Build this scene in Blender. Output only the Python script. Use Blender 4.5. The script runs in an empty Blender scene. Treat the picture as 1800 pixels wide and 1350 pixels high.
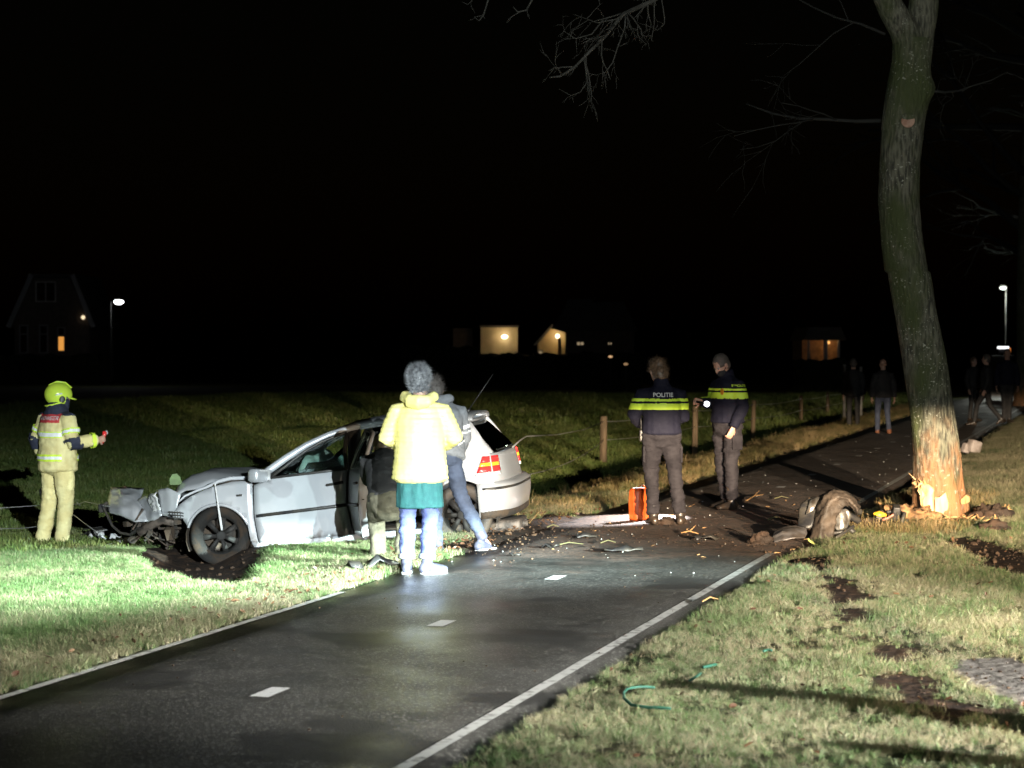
import bpy, bmesh, math, random
import numpy as np
from mathutils import Vector, Matrix, Euler, noise
from mathutils.bvhtree import BVHTree

random.seed(7)
rng = np.random.default_rng(7)
S = bpy.context.scene
COL = S.collection
R = math.radians
PI = math.pi

# ------------------------------------------------------------------ camera
F = 3789.0; CAMH = 1.77; PITCH = R(0.8316)
cam_d = bpy.data.cameras.new('camera'); cam = bpy.data.objects.new('camera', cam_d); COL.objects.link(cam)
cam.location = (0, 0, CAMH); cam.rotation_euler = (PI/2 - PITCH, 0, 0)
cam_d.sensor_width = 36; cam_d.sensor_fit = 'HORIZONTAL'; cam_d.lens = 36*F/1800
cam_d.clip_start = 0.1; cam_d.clip_end = 2000
cam_d.dof.use_dof = True; cam_d.dof.focus_distance = 18.5; cam_d.dof.aperture_fstop = 4.0
S.camera = cam

# ------------------------------------------------------------------ night sky
W = bpy.data.worlds.new('World'); S.world = W; W.use_nodes = True
wn = W.node_tree.nodes; wl = W.node_tree.links
bg = wn['Background']
sky = wn.new('ShaderNodeTexSky'); sky.sky_type = 'NISHITA'; sky.sun_disc = False
sky.sun_elevation = R(0); sky.sun_rotation = R(200)
wl.new(sky.outputs[0], bg.inputs[0]); bg.inputs[1].default_value = 0.0008
S.view_settings.view_transform = 'Standard'; S.view_settings.look = 'None'
S.view_settings.exposure = 0; S.view_settings.gamma = 1; S.view_settings.use_curve_mapping = False

# ------------------------------------------------------------------ lamps of the vehicles standing beside the camera
def nmath(nt, op, a, b=None, c=None):
    n = nt.nodes.new('ShaderNodeMath'); n.operation = op
    for i, v in enumerate((a, b, c)):
        if v is None: continue
        if isinstance(v, (int, float)): n.inputs[i].default_value = v
        else: nt.links.new(v, n.inputs[i])
    return n.outputs[0]
def nramp(nt, v, a, b, lo=0.0, hi=1.0):
    n = nt.nodes.new('ShaderNodeMapRange'); n.interpolation_type = 'SMOOTHSTEP'
    nt.links.new(v, n.inputs[0])
    for i, x in enumerate((a, b, lo, hi)): n.inputs[i+1].default_value = x
    return n.outputs[0]
def lamp(name, loc, aim, power, color, size=140, radius=0.02, blend=0.3, beam=None):
    """a spot lamp; beam(nt, a, b) gives its beam pattern from the tangents to the right (a) and up (b) of its axis"""
    d = bpy.data.lights.new(name, 'SPOT'); o = bpy.data.objects.new(name, d); COL.objects.link(o)
    o.location = loc; v = Vector(aim) - Vector(loc); o.rotation_euler = v.to_track_quat('-Z', 'Y').to_euler()
    d.energy = power; d.color = color; d.shadow_soft_size = radius; d.spot_size = R(size); d.spot_blend = blend
    if beam:
        d.use_nodes = True; nt = d.node_tree
        em = nt.nodes.get('Emission')
        tc = nt.nodes.new('ShaderNodeTexCoord'); sx = nt.nodes.new('ShaderNodeSeparateXYZ')
        nt.links.new(tc.outputs['Normal'], sx.inputs[0])
        z = nmath(nt, 'MAXIMUM', nmath(nt, 'ABSOLUTE', sx.outputs[2]), 0.01)
        a = nmath(nt, 'DIVIDE', sx.outputs[0], z); b = nmath(nt, 'DIVIDE', sx.outputs[1], z)
        nt.links.new(beam(nt, a, b), em.inputs['Strength'])
    return o

FLOOD = (1.9, 1.5, 2.7)
def flood_beam(nt, a, b):
    # sharp lower edge, hot just above it, weaker upwards; falls off to the sides
    bb = nmath(nt, 'ADD', b, nmath(nt, 'MULTIPLY', a, -0.02))
    low = nramp(nt, bb, -0.038, -0.016, 0.045, 1.0)
    up = nmath(nt, 'ADD', nramp(nt, bb, -0.004, 0.050, 0.25, 0.0), nramp(nt, bb, 0.05, 0.16, 0.32, 0.02))
    right = nramp(nt, a, 0.14, 0.24, 1.0, 0.03)
    left = nramp(nt, a, -0.24, -0.09, 0.30, 1.0)
    p = nmath(nt, 'MULTIPLY', nmath(nt, 'MULTIPLY', low, up), nmath(nt, 'MULTIPLY', right, left))
    return nmath(nt, 'MAXIMUM', p, nramp(nt, b, -0.09, -0.01, 0.006, 0.046))
lamp('floodlight_lamp', FLOOD, (-2.4, 18.3, -0.15), 88000, (0.84, 0.97, 1.0), radius=0.03, beam=flood_beam)

def xenon_beam(nt, a, b):
    low = nramp(nt, nmath(nt, 'ADD', b, nmath(nt, 'MULTIPLY', a, 0.046)), -0.0225, -0.0090, 0.0, 1.0); up = nramp(nt, b, 0.006, 0.021, 1.0, 0.05); up2 = nramp(nt, b, 0.03, 0.10, 1.0, 0.0)
    side = nmath(nt, 'MULTIPLY', nramp(nt, a, 0.10, 0.27, 1.0, 0.0), nramp(nt, a, -0.30, -0.12, 0.0, 1.0))
    return nmath(nt, 'MULTIPLY', nmath(nt, 'MULTIPLY', low, up), nmath(nt, 'MULTIPLY', side, up2))
lamp('xenon_lamp', (9.0, 3.0, 2.2), (-2.5, 17.8, 0.0), 230000, (0.78, 1.0, 0.97), radius=0.05, beam=xenon_beam)
def head_beam(nt, a, b):
    cut = nmath(nt, 'ADD', nramp(nt, b, -0.028, -0.012, 1.0, 0.0), nramp(nt, b, 0.0, 0.5, 0.012, 0.010))
    low = nramp(nt, b, -0.105, -0.058, 0.20, 1.0)
    left = nramp(nt, a, -0.33, -0.16, 0.03, 1.0)
    right = nramp(nt, a, 0.15, 0.5, 1.0, 0.1)
    return nmath(nt, 'MULTIPLY', nmath(nt, 'MULTIPLY', cut, low), nmath(nt, 'MULTIPLY', left, right))
for hx in (4.3, 5.5):
    lamp('headlight_lamp', (hx, 2.0, 1.5), (hx, 22.0, 1.5), 58000, (1.0, 0.80, 0.56), radius=0.02, beam=head_beam)

def side_beam(nt, a, b):
    rr = nmath(nt, 'SQRT', nmath(nt, 'ADD', nmath(nt, 'MULTIPLY', a, a), nmath(nt, 'MULTIPLY', nmath(nt, 'MULTIPLY', b, b), 6.0)))
    return nramp(nt, rr, 0.22, 0.40, 1.0, 0.010)
lamp('side_work_lamp', (9.0, 5.0, 2.35), (1.5, 12.3, 0.0), 27000, (1.0, 0.99, 0.93), radius=0.06, beam=side_beam)
# the policeman's torch, shining down on the path beside the orange bag
TORCH = Vector((2.17, 23.95, 1.20))
lamp('torch_lamp', TORCH+Vector((-.05, -.04, -.055)), (1.30, 23.1, 0.0), 1500, (0.96, 0.97, 1.0), size=46, radius=0.015, blend=0.5)

# ------------------------------------------------------------------ projection helpers (photograph pixel -> place)
_fw = Vector((0, math.cos(PITCH), -math.sin(PITCH))); _up = Vector((0, math.sin(PITCH), math.cos(PITCH)))
def ray(u, v): return _fw + Vector(((u-900)/F, 0, 0)) + _up*(-(v-675)/F)
def at(u, v, Y):
    d = ray(u, v); return Vector((0, 0, CAMH)) + d*(Y/d.y)
def gnd(u, v, z=0.0):
    d = ray(u, v); return Vector((0, 0, CAMH)) + d*((z-CAMH)/d.z)

# ------------------------------------------------------------------ numpy noise
def _h(ix, iy, s):
    n = (ix.astype(np.int64)*374761393 + iy.astype(np.int64)*668265263 + s*974634777) & 0x7fffffff
    n = ((n ^ (n >> 13))*1274126177) & 0x7fffffff
    return ((n ^ (n >> 16)) & 0xffff)/65535.0
def vn(x, y, s=0):
    x = np.asarray(x, float); y = np.asarray(y, float)
    ix = np.floor(x); iy = np.floor(y); fx = x-ix; fy = y-iy
    fx = fx*fx*(3-2*fx); fy = fy*fy*(3-2*fy)
    a = _h(ix, iy, s); b = _h(ix+1, iy, s); c = _h(ix, iy+1, s); d = _h(ix+1, iy+1, s)
    return (a*(1-fx)+b*fx)*(1-fy) + (c*(1-fx)+d*fx)*fy
def fbm(x, y, s=0, o=4):
    t = 0; amp = .5; f = 1
    for i in range(o):
        t = t + amp*vn(x*f, y*f, s+i*17); amp *= .5; f *= 2.03
    return t/(1-.5**o)
def sst(x, a, b):
    t = np.clip((np.asarray(x, float)-a)/(b-a), 0, 1); return t*t*(3-2*t)

# ------------------------------------------------------------------ materials
def mat(name, col, rough=.6, metal=0, spec=.5, c2=None, ns=6, bump=0, bs=40, coat=0, coord='Object', detail=5, contrast=(.35, .65), rvar=0, stretch=None, extra=None, sss=0, bdist=.02):
    m = bpy.data.materials.new(name); m.use_nodes = True; nt = m.node_tree; b = nt.nodes['Principled BSDF']
    b.inputs['Base Color'].default_value = (*col, 1); b.inputs['Roughness'].default_value = rough
    b.inputs['Metallic'].default_value = metal; b.inputs['Specular IOR Level'].default_value = spec
    if coat: b.inputs['Coat Weight'].default_value = coat; b.inputs['Coat Roughness'].default_value = .08
    tc = nt.nodes.new('ShaderNodeTexCoord'); vec = tc.outputs[coord]
    if stretch:
        mp = nt.nodes.new('ShaderNodeMapping'); mp.inputs['Scale'].default_value = stretch
        nt.links.new(vec, mp.inputs[0]); vec = mp.outputs[0]
    if c2 is not None:
        n = nt.nodes.new('ShaderNodeTexNoise'); n.inputs['Scale'].default_value = ns; n.inputs['Detail'].default_value = detail
        nt.links.new(vec, n.inputs['Vector'])
        f = nramp(nt, n.outputs[0], contrast[0], contrast[1])
        mx = nt.nodes.new('ShaderNodeMix'); mx.data_type = 'RGBA'
        mx.inputs[6].default_value = (*col, 1); mx.inputs[7].default_value = (*c2, 1)
        nt.links.new(f, mx.inputs[0]); nt.links.new(mx.outputs[2], b.inputs['Base Color'])
        if rvar: nt.links.new(nramp(nt, n.outputs[0], .3, .7, rough-rvar, rough+rvar), b.inputs['Roughness'])
    if bump:
        n2 = nt.nodes.new('ShaderNodeTexNoise'); n2.inputs['Scale'].default_value = bs; n2.inputs['Detail'].default_value = 4
        nt.links.new(vec, n2.inputs['Vector'])
        bp = nt.nodes.new('ShaderNodeBump'); bp.inputs['Strength'].default_value = bump; bp.inputs['Distance'].default_value = bdist
        nt.links.new(n2.outputs[0], bp.inputs['Height']); nt.links.new(bp.outputs[0], b.inputs['Normal'])
    if sss: b.inputs['Subsurface Weight'].default_value = sss
    return m
def emit(name, col, strength):
    m = bpy.data.materials.new(name); m.use_nodes = True; b = m.node_tree.nodes['Principled BSDF']
    b.inputs['Base Color'].default_value = (0.02, .02, .02, 1); b.inputs['Emission Color'].default_value = (*col, 1); b.inputs['Emission Strength'].default_value = strength
    return m
def glass(name, tint, gl=.06):
    m = bpy.data.materials.new(name); m.use_nodes = True; nt = m.node_tree; nt.nodes.clear()
    o = nt.nodes.new('ShaderNodeOutputMaterial'); mx = nt.nodes.new('ShaderNodeMixShader'); t = nt.nodes.new('ShaderNodeBsdfTransparent'); g = nt.nodes.new('ShaderNodeBsdfGlossy')
    t.inputs[0].default_value = (*tint, 1); g.inputs['Roughness'].default_value = .03; g.inputs[0].default_value = (.9, .95, .95, 1)
    fr = nt.nodes.new('ShaderNodeFresnel'); fr.inputs[0].default_value = 1.5
    nt.links.new(nmath(nt, 'ADD', fr.outputs[0], gl-.04), mx.inputs[0]); nt.links.new(t.outputs[0], mx.inputs[1]); nt.links.new(g.outputs[0], mx.inputs[2]); nt.links.new(mx.outputs[0], o.inputs[0])
    return m

M = {}
M['paint'] = mat('silver_paint', (.47, .48, .505), .34, .3, coat=.5, c2=(.44, .44, .45), ns=3.2, contrast=(.52, .95), rvar=.06)
def dirt(m):
    nt = m.node_tree; b = nt.nodes['Principled BSDF']; src = b.inputs['Base Color'].links[0].from_socket
    tc = nt.nodes.new('ShaderNodeTexCoord'); sz = nt.nodes.new('ShaderNodeSeparateXYZ'); nt.links.new(tc.outputs['Object'], sz.inputs[0])
    n = nt.nodes.new('ShaderNodeTexNoise'); n.inputs['Scale'].default_value = 11; n.inputs['Detail'].default_value = 8; nt.links.new(tc.outputs['Object'], n.inputs['Vector'])
    f = nmath(nt, 'MULTIPLY', nramp(nt, n.outputs[0], .50, .66), nramp(nt, sz.outputs[2], .12, .42, .85, .0))
    mx = nt.nodes.new('ShaderNodeMix'); mx.data_type = 'RGBA'; nt.links.new(f, mx.inputs[0]); nt.links.new(src, mx.inputs[6]); mx.inputs[7].default_value = (.11, .075, .05, 1); nt.links.new(mx.outputs[2], b.inputs['Base Color'])
dirt(M['paint'])
M['paint_in'] = mat('door_edge_paint', (.50, .51, .54), .45, .1)
M['under'] = mat('dirty_underbody', (.022, .019, .016), .8, c2=(.055, .036, .022), ns=9, bump=.4)
M['black'] = mat('black_plastic', (.018, .018, .02), .45, c2=(.04, .036, .03), ns=12, bump=.15)
M['rubber'] = mat('muddy_rubber', (.013, .012, .011), .85, spec=.25, c2=(.026, .017, .011), ns=8, bump=.3, contrast=(.42, .62))
M['rubber2'] = mat('tyre_rubber', (.025, .024, .024), .7, c2=(.07, .05, .035), ns=8, bump=.3)
M['alloy'] = mat('dirty_alloy', (.011, .009, .008), .75, .0, c2=(.006, .005, .004), ns=10, contrast=(.35, .6))
M['glass'] = glass('car_glass', (.74, .83, .80), .05)
M['glassd'] = glass('dark_rear_glass', (.10, .12, .11), .05)
M['lamp_red'] = mat('red_lamp_lens', (.62, .03, .03), .15, coat=.6)
M['lamp_amber'] = mat('amber_lamp_lens', (.85, .33, .03), .15, coat=.6)
M['lamp_clear'] = mat('clear_lamp_lens', (.72, .72, .72), .12, .3, coat=.6)
M['airbag'] = mat('airbag_cloth', (.75, .78, .74), .8, c2=(.62, .68, .66), ns=7, bump=.4, bs=18)
M['seat'] = mat('seat_cloth', (.03, .03, .033), .85, c2=(.045, .045, .05), ns=30)
M['metal'] = mat('bare_steel', (.40, .39, .37), .38, .8, c2=(.20, .17, .14), ns=14, bump=.2)
M['rust'] = mat('grimy_steel', (.11, .085, .07), .65, .3, c2=(.035, .028, .024), ns=14, bump=.3)
M['skin'] = mat('skin', (.52, .32, .24), .5, sss=.08, c2=(.46, .26, .19), ns=20)
M['hairg'] = mat('grey_hair', (.30, .30, .31), .5, c2=(.10, .10, .11), ns=40)
M['hairb'] = mat('brown_hair', (.085, .055, .035), .45, c2=(.16, .10, .06), ns=50, stretch=(1, 1, .2))
M['hairs'] = mat('short_dark_hair', (.06, .048, .04), .6, c2=(.12, .10, .09), ns=120, bump=.3, bs=200)
M['hairm'] = mat('dark_grey_hair', (.13, .11, .10), .55, c2=(.06, .05, .045), ns=90, bump=.4, bs=150)
M['yellow'] = mat('yellow_quilted_nylon', (.84, .75, .30), .45, c2=(.80, .70, .25), ns=5, bump=.12, bs=60)
M['teal'] = mat('teal_jersey', (.020, .115, .115), .85, c2=(.015, .09, .095), ns=20, bump=.2, bs=90)
M['denim'] = mat('light_blue_denim', (.046, .058, .15), .8, c2=(.072, .088, .20), ns=14, bump=.2, bs=200)
M['denimd'] = mat('dark_blue_denim', (.03, .038, .065), .85, c2=(.05, .06, .095), ns=14, bump=.2, bs=200)
M['denimg'] = mat('faded_grey_denim', (.05, .062, .10), .85, c2=(.032, .04, .065), ns=9, bump=.2, bs=200)
M['sock'] = mat('pale_sock', (.17, .17, .18), .9, bump=.3, bs=120)
M['shoe'] = mat('grey_trainer', (.055, .055, .08), .6, c2=(.035, .035, .055), ns=30)
M['sole'] = mat('white_sole', (.42, .42, .42), .6, c2=(.28, .27, .26), ns=20)
M['grey'] = mat('grey_sweat_cloth', (.17, .17, .18), .9, c2=(.14, .14, .15), ns=40, bump=.25, bs=140)
M['white'] = mat('white_cloth', (.62, .62, .62), .8)
M['olive'] = mat('olive_trouser_cloth', (.115, .10, .065), .85, c2=(.085, .075, .05), ns=12, bump=.3, bs=60)
M['dark'] = mat('black_coat_cloth', (.016, .015, .016), .8, c2=(.026, .024, .024), ns=16, bump=.2, bs=80)
M['navy'] = mat('navy_uniform_cloth', (.006, .006, .016), .8, spec=.25, c2=(.009, .009, .020), ns=10, bump=.2, bs=90)
M['uniform'] = mat('dark_grey_uniform_cloth', (.025, .022, .026), .85, spec=.25, c2=(.014, .012, .015), ns=9, bump=.25, bs=120)
M['hivis'] = mat('fluorescent_yellow_band', (.62, .85, .06), .6)
M['reflect'] = mat('silver_reflective_band', (.80, .82, .82), .4, bump=.1, bs=150)
M['turnout'] = mat('beige_turnout_cloth', (.76, .69, .35), .8, c2=(.64, .55, .25), ns=7, bump=.25, bs=70)
M['red'] = mat('red_yoke_cloth', (.52, .045, .05), .75, c2=(.42, .035, .04), ns=9)
M['darkblue'] = mat('dark_blue_collar_cloth', (.022, .026, .05), .8, bump=.2, bs=80)
M['helmet'] = mat('fluorescent_helmet_shell', (.72, .92, .09), .25, coat=.6)
M['leather'] = mat('black_boot_leather', (.022, .019, .018), .35, c2=(.05, .035, .025), ns=14, bump=.2)
M['boot'] = mat('grey_work_boot', (.20, .19, .21), .6, c2=(.12, .11, .12), ns=18)
M['brownshoe'] = mat('brown_leather_shoe', (.20, .075, .035), .5)
M['orange'] = mat('orange_plastic', (.80, .13, .025), .4, c2=(.72, .11, .02), ns=6, bump=.08, bs=40)
M['post'] = mat('weathered_post_wood', (.15, .105, .06), .85, c2=(.08, .055, .03), ns=14, bump=.5, bs=40, stretch=(1, 1, .15))
M['wire'] = mat('galvanised_wire', (.38, .38, .36), .45, .6)
M['wood'] = mat('fresh_split_wood', (.56, .34, .15), .75, c2=(.40, .21, .08), ns=16, bump=.5, bs=40, stretch=(1, 1, .12))
M['woodw'] = mat('pale_sapwood', (.68, .48, .25), .75, c2=(.52, .32, .14), ns=16, bump=.5, bs=40, stretch=(1, 1, .12))
M['cut'] = mat('sawn_wood', (.42, .27, .20), .8, c2=(.28, .15, .10), ns=18)
M['brickd'] = mat('dark_brick_render', (.10, .08, .07), .9, c2=(.07, .055, .05), ns=3)
M['plaster'] = mat('pale_plaster', (.50, .43, .30), .9, c2=(.44, .37, .25), ns=1.5)
M['rooft'] = mat('dark_roof_tile', (.05, .045, .042), .8, c2=(.035, .03, .03), ns=4)
M['frame'] = mat('white_window_frame', (.20, .20, .22), .6)
M['wpane'] = mat('dark_window_pane', (.01, .011, .014), .1)
M['pole'] = mat('galvanised_pole', (.014, .014, .012), .7, .1)
M['hedge'] = mat('dark_hedge_leaf', (.012, .014, .008), .9, spec=.1, c2=(.008, .009, .005), ns=4)
M['soil'] = mat('wet_soil', (.050, .027, .015), .85, c2=(.022, .013, .008), ns=7, bump=.8, bs=25)
M['line'] = mat('worn_road_paint', (.56, .56, .54), .6, c2=(.14, .14, .13), ns=13, contrast=(.48, .72), detail=10)
M['dash'] = mat('dash_road_paint', (.70, .70, .70), .55, c2=(.34, .34, .33), ns=26, contrast=(.52, .8), detail=9)

# ------------------------------------------------------------------ object helpers
def tag(o, label=None, cat=None, group=None, kind=None):
    if label: o['label'] = label
    if cat: o['category'] = cat
    if group: o['group'] = group
    if kind: o['kind'] = kind
    return o
def link(name, me, parent=None, m=None, smooth=True):
    me.name = name
    o = bpy.data.objects.new(name, me); COL.objects.link(o)
    if m is not None:
        ms = m if isinstance(m, (list, tuple)) else [m]
        me.materials.clear()
        for k in ms: me.materials.append(k)
    if parent is not None: o.parent = parent
    if smooth and len(me.polygons):
        me.polygons.foreach_set('use_smooth', [True]*len(me.polygons))
    return o
def empty(name, loc=(0, 0, 0), rz=0, rot=None):
    o = bpy.data.objects.new(name, None); COL.objects.link(o); o.location = loc
    o.rotation_euler = rot if rot else (0, 0, rz); o.empty_display_size = .1
    return o
def mesh(verts, faces):
    me = bpy.data.meshes.new('m'); me.from_pydata([tuple(v) for v in verts], [], [tuple(f) for f in faces]); me.update(); return me
class MB:
    def __init__(s): s.v = []; s.f = []; s.mi = []; s.cur = 0
    def add(s, vs, fs):
        o = len(s.v); s.v += [tuple(v) for v in vs]; s.f += [tuple(i+o for i in f) for f in fs]; s.mi += [s.cur]*len(fs); return s
    def box(s, c, d, rot=None, bev=0):
        c = Vector(c); d = Vector(d)/2; Rm = rot if rot is not None else Matrix.Identity(3)
        if not bev:
            vs = [c + Rm @ Vector((x*d.x, y*d.y, z*d.z)) for x in (-1, 1) for y in (-1, 1) for z in (-1, 1)]
            return s.add(vs, [(0, 1, 3, 2), (4, 6, 7, 5), (0, 4, 5, 1), (2, 3, 7, 6), (0, 2, 6, 4), (1, 5, 7, 3)])
        bm = bmesh.new(); bmesh.ops.create_cube(bm, size=1)
        for v in bm.verts: v.co = Vector((v.co.x*d.x*2, v.co.y*d.y*2, v.co.z*d.z*2))
        bmesh.ops.bevel(bm, geom=bm.edges[:], offset=bev, segments=2, affect='EDGES', profile=.6)
        bm.verts.index_update()
        s.add([c + Rm @ v.co for v in bm.verts], [[v.index for v in f.verts] for f in bm.faces]); bm.free(); return s
    def tube(s, pts, rad, n=10, side=None, cap=.7, sharp=False):
        pts = [Vector(p) for p in pts]
        if isinstance(rad, (int, float)) or (isinstance(rad, tuple) and len(rad) == 2 and len(pts) != 2): rad = [rad]*len(pts)
        rad = [(r, r) if isinstance(r, (int, float)) else r for r in rad]
        k = len(pts); tg = []
        for i in range(k):
            t = (pts[min(i+1, k-1)] - pts[max(i-1, 0)])
            tg.append(t.normalized() if t.length > 1e-9 else Vector((0, 0, 1)))
        sd = Vector(side) if side is not None else (Vector((1, 0, 0)) if abs(tg[0].x) < .8 else Vector((0, 1, 0)))
        rings = []
        def ring(c, t, a, b):
            nonlocal sd
            n1 = sd - t*sd.dot(t)
            if n1.length < 1e-6: n1 = t.orthogonal()
            n1.normalize(); n2 = t.cross(n1)
            if side is None: sd = n1
            rings.append([c + n1*(a*math.cos(2*PI*j/n)) + n2*(b*math.sin(2*PI*j/n)) for j in range(n)])
        if cap and not sharp:
            a, b = rad[0]; m_ = min(a, b)*cap
            for q, w in ((1, .12), (.75, .62), (.4, .9)): ring(pts[0]-tg[0]*m_*q, tg[0], a*w, b*w)
        for i in range(k): ring(pts[i], tg[i], *rad[i])
        if cap and not sharp:
            a, b = rad[-1]; m_ = min(a, b)*cap
            for q, w in ((.4, .9), (.75, .62), (1, .12)): ring(pts[-1]+tg[-1]*m_*q, tg[-1], a*w, b*w)
        vs = [p for r_ in rings for p in r_]; fs = []
        for i in range(len(rings)-1):
            for j in range(n): fs.append((i*n+j, i*n+(j+1) % n, (i+1)*n+(j+1) % n, (i+1)*n+j))
        fs.append(tuple(range(n-1, -1, -1))); fs.append(tuple((len(rings)-1)*n+j for j in range(n)))
        return s.add(vs, fs)
    def ball(s, c, r, n=12, rot=None):
        c = Vector(c); r = (r, r, r) if isinstance(r, (int, float)) else r; Rm = rot if rot is not None else Matrix.Identity(3)
        vs = []; fs = []; m_ = n//2+1
        for i in range(m_+1):
            th = PI*i/m_
            for j in range(n):
                ph = 2*PI*j/n; th2 = min(max(th, .02), PI-.02)
                vs.append(c + Rm @ Vector((r[0]*math.sin(th2)*math.cos(ph), r[1]*math.sin(th2)*math.sin(ph), r[2]*math.cos(th2))))
        for i in range(m_):
            for j in range(n): fs.append((i*n+j, (i+1)*n+j, (i+1)*n+(j+1) % n, i*n+(j+1) % n))
        fs.append(tuple(range(n))); fs.append(tuple(m_*n+j for j in range(n-1, -1, -1)))
        return s.add(vs, fs)
    def grid(s, P, thick=0):
        """P: 2D list of points"""
        a = len(P); b = len(P[0]); o = len(s.v)
        vs = [p for r_ in P for p in r_]
        fs = [(i*b+j, i*b+j+1, (i+1)*b+j+1, (i+1)*b+j) for i in range(a-1) for j in range(b-1)]
        return s.add(vs, fs)
    def build(s, name, m, parent=None, smooth=True, solid=0, sharp=None):
        me = mesh(s.v, s.f); o = link(name, me, parent, m, smooth)
        if isinstance(m, (list, tuple)) and len(s.mi) == len(me.polygons): me.polygons.foreach_set('material_index', s.mi)
        if solid:
            md = o.modifiers.new('thickness', 'SOLIDIFY'); md.thickness = solid; md.offset = -1
        if smooth and sharp is not None:
            try: me.set_sharp_from_angle(angle=R(sharp))
            except Exception: pass
        return o

# ------------------------------------------------------------------ lie of the land
def xL(y): return -5.74 + .28*np.asarray(y, float)
def xR(y): return -3.05 + .28*np.asarray(y, float)
def height(x, y):
    x = np.asarray(x, float); y = np.asarray(y, float)
    s = (xL(y)-x)*.963; r = (x-xR(y))*.963
    z = np.full(np.broadcast(x, y).shape, -.06)
    # left verge, ditch, pasture
    deep = sst(y, 21.6, 24.6)
    bank = -.012 + .02*sst(s, .02, .15) - .12*sst(s, .3, 1.9)
    field = -.37 + .10*(fbm(x*.09, y*.09, 3)-.5) + .07*(fbm(x*.5, y*.5, 9)-.5)
    dz = .30*np.exp(-((s-2.75)/.62)**2)*deep
    zdeep = bank + (field-bank)*sst(s, 1.5, 3.3) - dz
    zflat = .006*sst(s, .02, .15) + field*np.clip((s-.1)/5.6, 0, 1)
    zl = zflat + (zdeep-zflat)*deep + .035*(fbm(x*2.2, y*2.2, 5)-.5)*sst(s, .1, .6)
    # torn pit in front of the front wheel
    pn = .35*(fbm(x*1.8, y*1.8, 61)-.5)
    hwid = .30+.22*np.clip((y-17)/3, 0, 1.2)
    zl = zl - .17*(1-sst(np.hypot((x+2.22+.205*(y-17))/(hwid*1.1), (y-19.9)/2.9)+pn, .55, 1.12)) + .07*(fbm(x*4, y*4, 15)-.5)*(1-sst(np.hypot((x+2.5)/.8, (y-19.5)/2.6), .6, 1.1))
    zr = -.012 + .03*sst(r, .2, .6) + .05*(fbm(x*1.6, y*1.6, 8)-.5)*sst(r, .25, .8) + .06*(fbm(x*.3, y*.3, 2)-.5)*sst(r, 1, 3)
    z = np.where(s > 0, zl, z); z = np.where(r > .2, zr, z)
    return z
def hz(x, y): return float(height(np.array([x]), np.array([y]))[0])

TRACK = [gnd(1425, 985), gnd(1470, 1030), gnd(1500, 1080), gnd(1535, 1135), gnd(1585, 1190), gnd(1640, 1235), gnd(1720, 1275), gnd(1830, 1300)]
def seg_dist(x, y, pts):
    d = np.full(np.shape(x), 1e9)
    for a, b in zip(pts[:-1], pts[1:]):
        ax, ay, bx, by = a[0], a[1], b[0], b[1]; L = (bx-ax)**2+(by-ay)**2
        t = np.clip(((x-ax)*(bx-ax)+(y-ay)*(by-ay))/L, 0, 1)
        d = np.minimum(d, np.hypot(x-ax-t*(bx-ax), y-ay-t*(by-ay)))
    return d
GRAV = gnd(1815, 1210)
TREE = gnd(1657, 912)
def mud_mask(x, y):
    n = fbm(x*2.5, y*2.5, 21)-.5; n2 = fbm(x*6, y*6, 33)-.5
    s = (xL(y)-x)*.963; r = (x-xR(y))*.963
    m = (1-sst(seg_dist(x, y, TRACK)+n*.45+n2*.3, .03, .32))*(.30+.70*sst(fbm(x*2.2, y*2.2, 77), .38, .58))
    pit = 1-sst(np.hypot((x+2.22+.215*(y-17))/(.34+.40*np.clip((y-16.5)/6, 0, 1)), (y-20.3)/3.75)+n*.75+n2*.4, .74, 1.06)  # torn soil by the wheel, with the shadow lying there put into its colour
    m = np.maximum(m, pit)
    # scraped verge where the car left the path, and the strip under it
    m = np.maximum(m, (1-sst(np.abs(y-21.2)+n*1.6, 2.0, 2.8))*sst(s, -.2, .1)*(1-sst(s+n*.8, .35, .75)))
    under = (1-sst(np.hypot((x+1.3)/2.0, (y-21.9)/.85)+n*.4, .8, 1.1)); m = np.maximum(m, under*.9)
    # around the tree foot and the wreckage
    m = np.maximum(m, 1-sst(np.hypot((x-TREE.x+.75)/1.35, (y-TREE.y+.35)/.75)+n*.9, .7, 1.0))
    m = np.maximum(m, 1-sst(np.hypot((x-gnd(1765, 985).x)/.35, (y-gnd(1765, 985).y)/2.2)+n*.9, .6, 1.0))
    m = np.maximum(m, (1-sst(np.abs(y-21)+n*1.5, 1.6, 2.6))*sst(r, .0, .2)*(1-sst(r+n, .35, .7)))
    g = 1-sst(np.hypot((x-GRAV.x)/.38, (y-GRAV.y)/1.1)+n*.5, .75, 1.0); m = np.maximum(m, g)
    return np.clip(m, 0, 1)

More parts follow.
